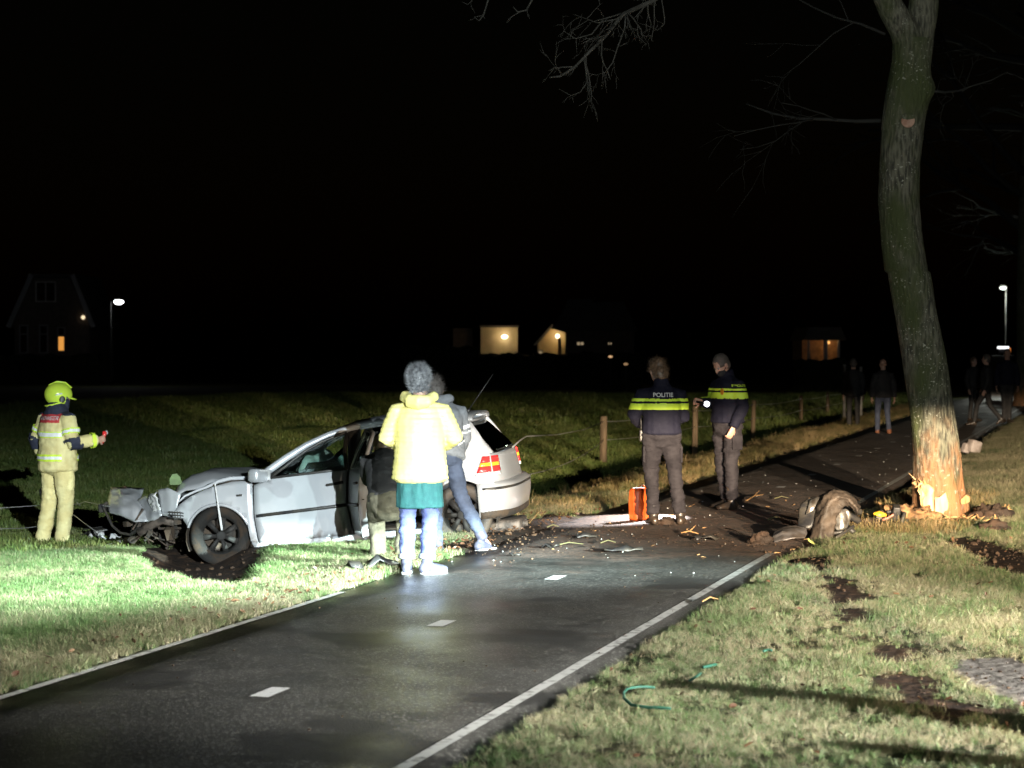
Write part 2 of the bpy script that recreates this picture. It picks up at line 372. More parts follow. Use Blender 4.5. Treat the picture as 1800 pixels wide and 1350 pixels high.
def build_ground():
    la = np.concatenate([[-400, -200, -100, -60, -35, -22, -16], np.arange(-13, -1.5, .13), np.arange(-1.5, 1.5, .3), np.arange(1.5, 6, .12), [6.5, 7.2, 8, 9, 10.5, 13, 17, 24, 40, 80, 200, 400]])
    ys = np.concatenate([[-60, -30, -10, 0, 4], np.arange(7, 28, .14), np.arange(28, 60, .4), np.arange(60, 120, 2.5), [130, 150, 180, 220, 300, 420, 600, 900]])
    LA, YY = np.meshgrid(la, ys); XX = LA + (-4.395+.28*np.clip(YY, -10, 90))
    ZZ = height(XX, YY)
    far = sst(YY, 70, 120); ZZ = ZZ*(1-far) + far*(-.36)
    nx, ny = len(la), len(ys)
    verts = np.stack([XX.ravel(), YY.ravel(), ZZ.ravel()], 1)
    faces = [(j*nx+i, j*nx+i+1, (j+1)*nx+i+1, (j+1)*nx+i) for j in range(ny-1) for i in range(nx-1)]
    me = bpy.data.meshes.new('ground'); me.from_pydata(verts.tolist(), [], faces)
    a = me.attributes.new('mud', 'FLOAT', 'POINT'); a.data.foreach_set('value', mud_mask(XX.ravel(), YY.ravel()).astype(np.float32))
    g = np.clip(1-sst(np.hypot((XX-GRAV.x)/.38, (YY-GRAV.y)/1.1)+.5*(fbm(XX*2.5, YY*2.5, 21)-.5), .75, 1.0), 0, 1).ravel()
    a = me.attributes.new('gravel', 'FLOAT', 'POINT'); a.data.foreach_set('value', g.astype(np.float32))
    m = bpy.data.materials.new('field_soil_and_turf'); m.use_nodes = True; nt = m.node_tree; b = nt.nodes['Principled BSDF']
    b.inputs['Roughness'].default_value = .9; b.inputs['Specular IOR Level'].default_value = .2
    geo = nt.nodes.new('ShaderNodeNewGeometry')
    def ns(sc, d=5):
        n = nt.nodes.new('ShaderNodeTexNoise'); n.inputs['Scale'].default_value = sc; n.inputs['Detail'].default_value = d
        nt.links.new(geo.outputs['Position'], n.inputs['Vector']); return n.outputs[0]
    def mix(f, c1, c2):
        x = nt.nodes.new('ShaderNodeMix'); x.data_type = 'RGBA'; nt.links.new(f, x.inputs[0])
        for i, c in ((6, c1), (7, c2)):
            if isinstance(c, tuple): x.inputs[i].default_value = (*c, 1)
            else: nt.links.new(c, x.inputs[i])
        return x.outputs[2]
    turf = mix(nramp(nt, ns(.7), .4, .62), (.028, .045, .014), (.052, .05, .018))
    turf = mix(nramp(nt, ns(11), .35, .7), turf, (.03, .026, .012))
    mud = mix(nramp(nt, ns(9), .35, .65), (.050, .028, .016), (.018, .011, .008))
    am = nt.nodes.new('ShaderNodeAttribute'); am.attribute_name = 'mud'
    ag = nt.nodes.new('ShaderNodeAttribute'); ag.attribute_name = 'gravel'
    c = mix(nramp(nt, am.outputs['Fac'], .3, .65), turf, mud)
    c = mix(nramp(nt, ag.outputs['Fac'], .3, .7), c, mix(nramp(nt, ns(140), .4, .6), (.22, .20, .18), (.11, .10, .09)))
    nt.links.new(c, b.inputs['Base Color'])
    bp = nt.nodes.new('ShaderNodeBump'); bp.inputs['Strength'].default_value = .8; bp.inputs['Distance'].default_value = .05
    nt.links.new(ns(14, 6), bp.inputs['Height']); nt.links.new(bp.outputs[0], b.inputs['Normal'])
    return tag(link('ground', me, None, m), kind='structure')
GROUND = build_ground()

# ------------------------------------------------------------------ the path
def build_path():
    ys = np.concatenate([np.arange(-12, 60, .5), np.arange(60, 141, 4)])
    wob = .06*(fbm(ys*.8, ys*0, 4)-.5)*2
    la = np.array([-1.42, -1.38, -.9, -.3, .3, .9, 1.45, 1.56])
    P = []
    for i, y in enumerate(ys):
        row = []
        for k, l in enumerate(la):
            q = l + (wob[i] if k < 2 else 0) + (.10*(vn(np.array([y*1.7]), np.array([3.]), 5)[0]-.5) if k == len(la)-1 else 0)
            z = 0.0 - .012*(abs(l)/1.4)**2
            if k in (0, len(la)-1): z -= .05
            row.append((-4.395+.28*y+q, y, z+.0))
        P.append(row)
    mb = MB(); mb.grid(P)
    m = bpy.data.materials.new('wet_asphalt'); m.use_nodes = True; nt = m.node_tree; b = nt.nodes['Principled BSDF']
    geo = nt.nodes.new('ShaderNodeNewGeometry')
    def ns(sc, d=5):
        n = nt.nodes.new('ShaderNodeTexNoise'); n.inputs['Scale'].default_value = sc; n.inputs['Detail'].default_value = d
        nt.links.new(geo.outputs['Position'], n.inputs['Vector']); return n.outputs[0]
    def mix(f, c1, c2):
        x = nt.nodes.new('ShaderNodeMix'); x.data_type = 'RGBA'; nt.links.new(f, x.inputs[0])
        for i, c in ((6, c1), (7, c2)):
            if isinstance(c, tuple): x.inputs[i].default_value = (*c, 1)
            else: nt.links.new(c, x.inputs[i])
        return x.outputs[2]
    vo = nt.nodes.new('ShaderNodeTexVoronoi'); vo.inputs['Scale'].default_value = 95; nt.links.new(geo.outputs['Position'], vo.inputs['Vector'])
    sp = nt.nodes.new('ShaderNodeSeparateColor'); nt.links.new(vo.outputs['Color'], sp.inputs[0])
    c = mix(nramp(nt, ns(2.2), .35, .7), (.044, .043, .040), (.064, .062, .057))
    c = mix(nramp(nt, sp.outputs[0], .80, .97), c, (.24, .235, .215))
    sy = nt.nodes.new('ShaderNodeSeparateXYZ'); nt.links.new(geo.outputs['Position'], sy.inputs[0])
    # tyre-strewn soil lies across the path between y=18.5 and y=25
    yy = nmath(nt, 'ADD', sy.outputs[1], nmath(nt, 'MULTIPLY', nmath(nt, 'SUBTRACT', ns(.9), .5), 5.5))
    soil = nmath(nt, 'MULTIPLY', nramp(nt, yy, 17.8, 19.6), nramp(nt, yy, 25.0, 30.0, 1.0, 0.55))
    soil = nmath(nt, 'MULTIPLY', soil, nramp(nt, ns(4.5, 8), .26, .50))
    cd = nt.nodes.new('ShaderNodeTexVoronoi'); cd.feature = 'DISTANCE_TO_EDGE'; cd.inputs['Scale'].default_value = .55
    wv = nt.nodes.new('ShaderNodeVectorMath'); wv.operation = 'ADD'; nz = nt.nodes.new('ShaderNodeTexNoise'); nz.inputs['Scale'].default_value = 3.0; nz.inputs['Detail'].default_value = 5; nt.links.new(geo.outputs['Position'], nz.inputs['Vector']); nt.links.new(geo.outputs['Position'], wv.inputs[0]); nt.links.new(nz.outputs['Color'], wv.inputs[1]); nt.links.new(wv.outputs[0], cd.inputs['Vector'])
    crk = nmath(nt, 'MULTIPLY', nramp(nt, cd.outputs['Distance'], .003, .010, 1.0, 0.0), nramp(nt, ns(.45), .50, .60))
    c = mix(nmath(nt, 'MULTIPLY', crk, .8), c, (.010, .010, .010)); c = mix(nramp(nt, ns(.7), .55, .60), c, mix(nramp(nt, ns(60), .4, .7), (.026, .026, .025), (.055, .053, .05)))
    c = mix(soil, c, mix(nramp(nt, ns(20), .35, .65), (.16, .085, .05), (.07, .042, .027)))
    nt.links.new(c, b.inputs['Base Color'])
    r = nramp(nt, ns(1.3), .3, .7, .32, .50); r = nmath(nt, 'ADD', r, nmath(nt, 'MULTIPLY', soil, .4))
    nt.links.new(r, b.inputs['Roughness']); b.inputs['Specular IOR Level'].default_value = .8
    bp = nt.nodes.new('ShaderNodeBump'); bp.inputs['Strength'].default_value = .25; bp.inputs['Distance'].default_value = .005
    nt.links.new(vo.outputs['Distance'], bp.inputs['Height'])
    bp2 = nt.nodes.new('ShaderNodeBump'); bp2.inputs['Strength'].default_value = .5; bp2.inputs['Distance'].default_value = .03
    nt.links.new(nmath(nt, 'MULTIPLY', ns(16, 6), soil), bp2.inputs['Height']); nt.links.new(bp.outputs[0], bp2.inputs['Normal']); nt.links.new(bp2.outputs[0], b.inputs['Normal'])
    path = tag(mb.build('path', m), kind='structure')
    def zp(l): return -.012*(abs(l)/1.4)**2 + .004
    for l0, w, ya, yb in ((-1.345, .060, -12, 16.4), (1.345, .070, -12, 19.3), (1.345, .08, 24.6, 110)):
        e = MB(); P = []
        for y in np.arange(ya, yb, .4):
            cx = -4.395+.28*y; j = .006*(vn(np.array([y*3]), np.array([l0]), 3)[0]-.5)
            P.append([(cx+l0-w/2+j, y, zp(l0)), (cx+l0+w/2+j, y, zp(l0))])
        e.grid(P); e.build('edge_line', M['line'], path)
    first = None
    dx, dy = .2696, .963
    for k in range(-1, 26):
        # 0.3 m dashes, one every 3 m along the path
        y0 = 11.2 + k*2.86
        c0 = Vector((-4.395+.28*y0, y0, .004))
        if first is None:
            q = MB(); h = .16; w = .055
            q.add([(-dx*h-dy*w, -dy*h+dx*w, 0), (-dx*h+dy*w, -dy*h-dx*w, 0), (dx*h*.9+dy*w, dy*h-dx*w, 0), (dx*h-dy*w, dy*h+dx*w, 0)], [(0, 1, 2, 3)])
            first = q.build('centre_dash', M['dash'], path, smooth=False); first.location = c0
        else:
            if 3 <= k <= 5: continue
            o = first.copy(); COL.objects.link(o); o.parent = path; o.location = c0
    # the side road that joins the path beyond the tree
    sr = MB(); P = []
    for x in np.arange(11, 60, 2.0): P.append([(x, 52 + (x-11)*.04, -.008), (x, 64 + (x-11)*.05, -.008)])
    sr.grid(P); tag(sr.build('side_road', mat('side_road_asphalt', (.10, .095, .09), .6, c2=(.07, .068, .065), ns=3, bump=.3, bs=60)), kind='structure')
    return path
PATH = build_path()

# ------------------------------------------------------------------ grass (ground cover nobody could count)
def blade_mat(name, stops, rough=.5, spec=.35, patch=None):
    m = bpy.data.materials.new(name); m.use_nodes = True; nt = m.node_tree; b = nt.nodes['Principled BSDF']
    b.inputs['Roughness'].default_value = rough; b.inputs['Specular IOR Level'].default_value = spec
    oi = nt.nodes.new('ShaderNodeObjectInfo'); cr = nt.nodes.new('ShaderNodeValToRGB')
    geo = nt.nodes.new('ShaderNodeNewGeometry'); n = nt.nodes.new('ShaderNodeTexNoise'); n.inputs['Scale'].default_value = .9; n.inputs['Detail'].default_value = 4
    nt.links.new(geo.outputs['Position'], n.inputs['Vector'])
    f = nmath(nt, 'ADD', nmath(nt, 'MULTIPLY', oi.outputs['Random'], .5), nmath(nt, 'MULTIPLY', nmath(nt, 'SUBTRACT', n.outputs[0], .25), 1.0))
    nt.links.new(f, cr.inputs[0])
    e = cr.color_ramp.elements
    e[0].position = stops[0][0]; e[0].color = (*stops[0][1], 1); e[1].position = stops[-1][0]; e[1].color = (*stops[-1][1], 1)
    for p, c in stops[1:-1]: q = e.new(p); q.color = (*c, 1)
    nt.links.new(cr.outputs[0], b.inputs['Base Color'])
    return m
MG = blade_mat('lawn_grass_blade', [(.15, (.055, .11, .030)), (.42, (.085, .15, .048)), (.66, (.15, .175, .08)), (.9, (.27, .24, .14))])
MR = blade_mat('rough_verge_blade', [(.1, (.05, .085, .03)), (.3, (.11, .125, .06)), (.5, (.21, .19, .115)), (.95, (.33, .285, .19))])
MP = blade_mat('pasture_blade', [(.1, (.065, .115, .026)), (.5, (.12, .165, .04)), (.95, (.22, .21, .08))])
MD = blade_mat('dry_verge_blade', [(.05, (.05, .075, .02)), (.38, (.12, .115, .04)), (.62, (.26, .18, .085)), (.95, (.42, .31, .17))])
ML = blade_mat('fallen_leaf', [(.1, (.045, .02, .010)), (.5, (.085, .04, .02)), (.95, (.15, .09, .045))])
MC = blade_mat('loose_crumb', [(.1, (.025, .015, .010)), (.6, (.06, .035, .02)), (.95, (.12, .075, .04))], rough=.8)

def tuft(n, h, w, spread, lean, m, seed):
    r = random.Random(seed); v = []; f = []
    for i in range(n):
        a = r.uniform(0, 2*PI); d = spread*math.sqrt(r.random()); bx, by = d*math.cos(a), d*math.sin(a)
        ang = r.uniform(0, 2*PI); hh = h*r.uniform(.5, 1.15); ln = lean*r.uniform(.2, 1.2)*hh; ww = w*r.uniform(.6, 1.2)
        dx, dy = math.cos(ang), math.sin(ang); sx, sy = -dy, dx
        o = len(v); cv = r.uniform(.8, 2.0)
        for t, wk in ((0, 1), (.45, .85), (.8, .5)):
            x = bx+dx*ln*t**cv; y = by+dy*ln*t**cv; z = hh*t*(1-.15*t*lean)
            v += [(x-sx*ww*wk/2, y-sy*ww*wk/2, z-.01), (x+sx*ww*wk/2, y+sy*ww*wk/2, z-.01)]
        v.append((bx+dx*ln, by+dy*ln, hh*(1-.2*lean)))
        f += [(o, o+1, o+3, o+2), (o+2, o+3, o+5, o+4), (o+4, o+5, o+6)]
    me = mesh(v, f); me.materials.append(m); return me
def leafm(seed):
    r = random.Random(seed); L = r.uniform(.025, .045); W_ = L*r.uniform(.5, .75)
    v = [(0, -L, 0), (W_*.7, -L*.3, r.uniform(0, .012)), (W_*.6, L*.5, r.uniform(0, .012)), (0, L, .004), (-W_*.6, L*.5, r.uniform(0, .014)), (-W_*.7, -L*.3, r.uniform(0, .014)), (0, 0, -.003)]
    me = mesh(v, [(0, 1, 6), (1, 2, 6), (2, 3, 6), (3, 4, 6), (4, 5, 6), (5, 0, 6)]); me.materials.append(ML); return me
def crumbm(seed, m):
    r = random.Random(seed); mb = MB(); mb.ball((0, 0, .006), (r.uniform(.012, .02), r.uniform(.010, .016), r.uniform(.008, .013)), 6)
    mb.v = [tuple(c*r.uniform(.75, 1.25) for c in p) for p in mb.v]
    me = mesh(mb.v, mb.f); me.materials.append(m); return me

def scatter(name, protos, pts, scl, tilt=.25, kindlabel=None):
    """one stuff object: geometry nodes place the little meshes on the points"""
    pts = np.asarray(pts, np.float32); n = len(pts)
    pc = bpy.data.collections.new(name+'_kinds')
    for i, me in enumerate(protos):
        me.name = name; o = bpy.data.objects.new(name+'_kind', me); pc.objects.link(o)
    me = bpy.data.meshes.new(name); me.vertices.add(n); me.vertices.foreach_set('co', pts.ravel())
    rot = np.zeros((n, 3), np.float32); rot[:, 2] = rng.uniform(0, 2*PI, n); rot[:, :2] = rng.normal(0, tilt, (n, 2))
    a = me.attributes.new('rot', 'FLOAT_VECTOR', 'POINT'); a.data.foreach_set('vector', rot.ravel())
    a = me.attributes.new('scl', 'FLOAT', 'POINT'); a.data.foreach_set('value', np.asarray(scl, np.float32))
    a = me.attributes.new('idx', 'INT', 'POINT'); a.data.foreach_set('value', rng.integers(0, len(protos), n).astype(np.int32))
    o = bpy.data.objects.new(name, me); COL.objects.link(o)
    ng = bpy.data.node_groups.new(name, 'GeometryNodeTree')
    ng.interface.new_socket('Geometry', in_out='INPUT', socket_type='NodeSocketGeometry'); ng.interface.new_socket('Geometry', in_out='OUTPUT', socket_type='NodeSocketGeometry')
    gi = ng.nodes.new('NodeGroupInput'); go = ng.nodes.new('NodeGroupOutput'); ip = ng.nodes.new('GeometryNodeInstanceOnPoints'); ci = ng.nodes.new('GeometryNodeCollectionInfo')
    ci.inputs['Collection'].default_value = pc; ci.inputs['Separate Children'].default_value = True; ci.inputs['Reset Children'].default_value = True
    def na(nm, t):
        q = ng.nodes.new('GeometryNodeInputNamedAttribute'); q.data_type = t; q.inputs[0].default_value = nm; return [s for s in q.outputs if s.enabled and s.name == 'Attribute'][0]
    L = ng.links.new
    L(gi.outputs[0], ip.inputs['Points']); L(ci.outputs[0], ip.inputs['Instance']); ip.inputs['Pick Instance'].default_value = True
    L(na('idx', 'INT'), ip.inputs['Instance Index']); L(na('scl', 'FLOAT'), ip.inputs['Scale'])
    er = ng.nodes.new('FunctionNodeEulerToRotation'); L(na('rot', 'FLOAT_VECTOR'), er.inputs[0]); L(er.outputs[0], ip.inputs['Rotation'])
    L(ip.outputs[0], go.inputs[0])
    md = o.modifiers.new('scatter', 'NODES'); md.node_group = ng
    return tag(o, kind='stuff')

def sample(y0, y1, l0, l1, dens, margin=1.3):
    """random ground points with lateral place l (from the path's middle), kept near the field of view"""
    n = int((y1-y0)*(l1-l0)*dens)
    y = rng.uniform(y0, y1, n); l = rng.uniform(l0, l1, n); x = -4.395+.28*y+l
    k = (np.abs(x) < .2375*y+margin); return x[k], y[k], l[k]
def veg():
    LAWN = [tuft(18, .058, .0045, .05, 1.1, MG, i) for i in range(6)]
    ROUGH = [tuft(18, .085, .0042, .055, 1.3, MR, 20+i) for i in range(6)]
    DRY = [tuft(18, .15, .006, .09, 1.0, MD, 40+i) for i in range(6)]
    PAST = [tuft(16, .10, .013, .12, .8, MP, 60+i) for i in range(6)]
    def put(name, pr, x, y, s, keep, tilt=.2):
        x, y, s = x[keep], y[keep], s[keep]; z = height(x, y)
        scatter(name, pr, np.stack([x, y, z], 1), s, tilt)
    # left bank near the camera: lawn grass, rougher and browner next to the path
    x, y, l = sample(9, 27, -10.5, -1.36, 1350)
    mm = mud_mask(x, y); sL = (xL(y)-x)*.963
    s = .42+.75*fbm(x*1.5, y*1.5, 41)**1.3; keep = (rng.random(len(x)) > mm*1.25) & (rng.random(len(x)) < sst(sL, .0, .13))
    put('lawn_grass', LAWN, x, y, s, keep & (rng.random(len(x)) > .55*(1-sst(sL, .3, 1.1))))
    k2 = keep & (rng.random(len(x)) < .55*(1-sst(sL, .5, 1.3)) + .10)
    put('verge_grass', ROUGH, x, y, s*.9, k2)
    # right verge
    x, y, l = sample(8.2, 24, 1.45, 7.5, 1700)
    mm = mud_mask(x, y); r = (x-xR(y))*.963
    n = fbm(x*1.1, y*1.1, 51); s = .42+.60*n + .12*sst(y, 16, 20)
    keep = (rng.random(len(x)) > mm*1.2) & (rng.random(len(x)) < sst(r+(fbm(x*3, y*3, 8)-.5)*.25, .12, .30))
    bare = np.maximum(sst(fbm(x*4.0, y*4.0, 63), .54, .64)*.85, sst(fbm(x*9.0, y*9.0, 67), .62, .68)*.8); keep &= rng.random(len(x)) > bare
    h = rng.random(len(x)) < .45
    h = rng.random(len(x)) < .30
    put('lawn_grass', LAWN, x, y, s*.9, keep & h, .35); put('verge_grass', ROUGH, x, y, s*.66, keep & ~h, .45)
    # verge beyond the tree
    x, y, l = sample(24, 60, 1.5, 7, 330); r = (x-xR(y))*.963
    put('verge_grass', ROUGH, x, y, (.45+.9*fbm(x, y, 3))*(.55+.45*sst(r, .4, 1.2)), rng.random(len(x)) < sst(r, .25, .6))
    # dry grass along the left edge of the path beyond the car and round the tree foot
    x, y, l = sample(21, 75, -3.7, -1.36, 150)
    sL = (xL(y)-x)*.963; mm = mud_mask(x, y)
    keep = (rng.random(len(x)) > mm) & (rng.random(len(x)) < sst(sL, 0, .2)) & ((rng.random(len(x)) < 1.15-sst(sL+1.1*(fbm(x*.8, y*.8, 12)-.5), .7, 2.0))) & (rng.random(len(x)) < .35+1.1*fbm(x*1.4, y*1.4, 13))
    keep &= ~((y < 23.3) & (x < -.1))
    put('dry_verge_grass', DRY, x, y, .18+1.2*fbm(x*1.3, y*1.3, 5)**2.2+.22*rng.random(len(x)), keep, .35)
    x, y, l = sample(20.5, 30, 1.3, 3.0, 170)
    r = (x-xR(y))*.963; keep = (rng.random(len(x)) > mud_mask(x, y)) & (rng.random(len(x)) < .55*sst(r, .25, .5)) & (y < 26) & (np.hypot(x-TREE.x, y-TREE.y) > .36)
    put('dry_verge_grass', DRY, x, y, .5+.55*fbm(x*2, y*2, 6), keep, .35)
    # pasture, thinner with distance
    for y0, y1, d, sc in ((23, 40, 150, .68), (40, 62, 75, .9), (62, 110, 16, 1.6)):
        x, y, l = sample(y0, y1, -24 if y1 < 50 else -40, -3.2, d, 3)
        mm = mud_mask(x, y); sL = (xL(y)-x)*.963
        keep = (rng.random(len(x)) < sst(sL, 2.9, 3.8)) & (rng.random(len(x)) > mm)
        put('pasture_grass', PAST, x, y, sc*(.55+.9*fbm(x*.6, y*.6, 19)), keep, .25)
    # fallen leaves and crumbs of soil
    LV = [leafm(i) for i in range(6)]; CR = [crumbm(i, MC) for i in range(5)]
    x, y, l = sample(9, 24, -3.0, -1.3, 60)
    sL = (xL(y)-x)*.963; put('fallen_leaves', LV, x, y, .4+.4*rng.random(len(x)), rng.random(len(x)) < (1-sst(sL, .25, 1.2))*(.35+.65*sst(y, 14, 17)), .5)
    x, y, l = sample(8.5, 22, 1.5, 6, 9); put('fallen_leaves', LV, x, y, .35+.4*rng.random(len(x)), rng.random(len(x)) < .3+.8*(fbm(x, y, 90)-.3), .5)
    for o in [q for q in COL.objects if q.name.startswith('fallen_leaves')]: o.location.z += .04
    x, y, l = sample(17.2, 26, -1.4, 1.6, 130)
    keep = rng.random(len(x)) < sst(fbm(x*1.6, y*1.6, 71)*.9 + np.exp(-((y-21)/2.6)**2)*.5, .62, 1.1)
    xx, yy = x[keep], y[keep]; scatter('soil_crumbs', CR, np.stack([xx, yy, xx*0-.006], 1), .18+.85*rng.random(len(xx))**3.5, .4)
    x, y, l = sample(10, 21, -1.4, 1.6, 3); scatter('soil_crumbs', CR, np.stack([x, y, x*0-.004], 1), .15+.3*rng.random(len(x))**2, .4)
    x, y, l = sample(17, 24, -5.2, 3.6, 90)
    mm = mud_mask(x, y); keep = rng.random(len(x)) < mm*.9; keep &= np.abs(l) > 1.4; keep &= (l > 0) | (rng.random(len(x)) < .4)
    xx, yy = x[keep], y[keep]; scatter('soil_clods', CR, np.stack([xx, yy, height(xx, yy)], 1), .45+1.5*rng.random(len(xx))**4, .4)
    mm_t = 1-sst(seg_dist(x, y, TRACK), .04, .2)
    x, y, l = sample(8.5, 19, 1.4, 6, 120); mm = mud_mask(x, y); keep = rng.random(len(x)) < mm*.45
    xx, yy = x[keep], y[keep]; scatter('soil_clods', CR, np.stack([xx, yy, height(xx, yy)], 1), .3+.8*rng.random(len(xx))**2, .4)
    # pale splinters and glass crumbs strewn over the path
    GL = [crumbm(9+i, mat('glass_crumb', (.62, .66, .64), .2, c2=(.4, .42, .40), ns=30)) for i in range(2)]
    SPL = []
    for i in range(4):
        r = random.Random(i); L = r.uniform(.03, .09); w = r.uniform(.006, .012)
        me = mesh([(-L, -w, .004), (-L*.8, w, .012), (L*.7, w*.6, .010), (L, -w*.2, .006), (0, 0, .022)], [(0, 1, 4), (1, 2, 4), (2, 3, 4), (3, 0, 4), (0, 3, 2, 1)]); me.materials.append(M['wood']); SPL.append(me)
    x, y, l = sample(17, 47, -1.35, 1.4, 8); keep = rng.random(len(x)) < .16+.2*np.exp(-((y-23)/6)**2)
    xx, yy = x[keep], y[keep]; scatter('glass_crumbs', GL, np.stack([xx, yy, xx*0], 1), .2+.35*rng.random(len(xx))**2, .4)
    x, y, l = sample(18.3, 27, -1.6, 2.9, 3); xx, yy = x, y; scatter('wood_splinters', SPL, np.stack([xx, yy, np.maximum(height(xx, yy), -.02)+.02], 1), .14+.32*rng.random(len(xx)), .3)
    x, y, l = sample(21.6, 24, 1.3, 3.3, 60); xx, yy = x, y; scatter('wood_splinters', SPL, np.stack([xx, yy, height(xx, yy)+.02], 1), .5+1.0*rng.random(len(xx)), .6)
veg()

# ------------------------------------------------------------------ the struck tree
def bark_material():
    m = bpy.data.materials.new('mossy_bark'); m.use_nodes = True; nt = m.node_tree; b = nt.nodes['Principled BSDF']
    b.inputs['Roughness'].default_value = .85; b.inputs['Specular IOR Level'].default_value = .25
    tc = nt.nodes.new('ShaderNodeTexCoord'); P = tc.outputs['Object']
    def mp(sc):
        q = nt.nodes.new('ShaderNodeMapping'); q.inputs['Scale'].default_value = sc; nt.links.new(P, q.inputs[0]); return q.outputs[0]
    def ns(v, sc, d=6):
        n = nt.nodes.new('ShaderNodeTexNoise'); n.inputs['Scale'].default_value = sc; n.inputs['Detail'].default_value = d; nt.links.new(v, n.inputs['Vector']); return n.outputs[0]
    def mix(f, c1, c2):
        x = nt.nodes.new('ShaderNodeMix'); x.data_type = 'RGBA'; nt.links.new(f, x.inputs[0])
        for i, c in ((6, c1), (7, c2)):
            if isinstance(c, tuple): x.inputs[i].default_value = (*c, 1)
            else: nt.links.new(c, x.inputs[i])
        return x.outputs[2]
    fis = ns(mp((1, 1, .22)), 36)
    c = mix(nramp(nt, fis, .32, .66), (.036, .036, .028), (.155, .152, .112))
    c = mix(nramp(nt, ns(mp((1, 1, .5)), 2.6), .42, .66), c, (.055, .068, .026))     # algae
    li = nmath(nt, 'MULTIPLY', nramp(nt, ns(P, 42, 3), .62, .68), nramp(nt, ns(P, 3.2), .42, .62))
    c = mix(li, c, (.34, .35, .29))                                               # lichen specks
    # scuffed, debarked patches low on the trunk, warm lamplight painted in with them
    sz = nt.nodes.new('ShaderNodeSeparateXYZ'); nt.links.new(P, sz.inputs[0])
    lowz = nramp(nt, nmath(nt, 'ADD', sz.outputs[2], nmath(nt, 'MULTIPLY', nmath(nt, 'SUBTRACT', ns(mp((1, 1, .4)), 6), .5), 1.6)), .30, 1.10, 1.0, 0.0)
    c = mix(nmath(nt, 'MULTIPLY', lowz, nramp(nt, ns(mp((1, 1, .35)), 9), .30, .58)), c, (.27, .135, .062))
    c = mix(nmath(nt, 'MULTIPLY', lowz, nramp(nt, ns(mp((1, 1, .9)), 20, 3), .60, .68)), c, (.36, .26, .20))
    nt.links.new(c, b.inputs['Base Color'])
    h = nmath(nt, 'ADD', fis, nmath(nt, 'MULTIPLY', ns(P, 60), .25))
    bp = nt.nodes.new('ShaderNodeBump'); bp.inputs['Strength'].default_value = .9; bp.inputs['Distance'].default_value = .03
    nt.links.new(h, bp.inputs['Height']); nt.links.new(bp.outputs[0], b.inputs['Normal'])
    return m
M['bark'] = bark_material()
M['twigd'] = mat('dark_twig_bark', (.010, .010, .008), .85)
M['twig'] = mat('bare_twig_bark', (.075, .07, .06), .8, c2=(.04, .038, .03), ns=10)

def branch_tree(mb, p, d, L, r, depth, rnd, droop=-.1, seg=4, kids=3, spread=.9, n=5):
    """a limb that bends and forks into finer twigs"""
    pts = [Vector(p)]; rad = [r]; d = Vector(d).normalized()
    for i in range(seg):
        d = (d + Vector((rnd.gauss(0, .16), rnd.gauss(0, .16), rnd.gauss(0, .14)+droop*.3))).normalized()
        pts.append(pts[-1]+d*(L/seg)); rad.append(r*(1-.62*(i+1)/seg))
    mb.tube(pts, rad, n=n if depth > 0 else 4, cap=0, sharp=True)
    if depth <= 0: return
    for k in range(kids):
        t = rnd.uniform(.25, 1.0); i = min(int(t*seg), seg-1); q = pts[i].lerp(pts[i+1], t*seg-i)
        dd = (pts[i+1]-pts[i]).normalized(); side = Vector((rnd.gauss(0, 1), rnd.gauss(0, 1), rnd.gauss(0, .8)))
        side = (side - dd*side.dot(dd)).normalized()
        branch_tree(mb, q, dd+side*spread*rnd.uniform(.5, 1.1), L*rnd.uniform(.42, .72), max(rad[i]*rnd.uniform(.4, .6), .0035), depth-1, rnd, droop, max(3, seg-1), kids, spread, n)

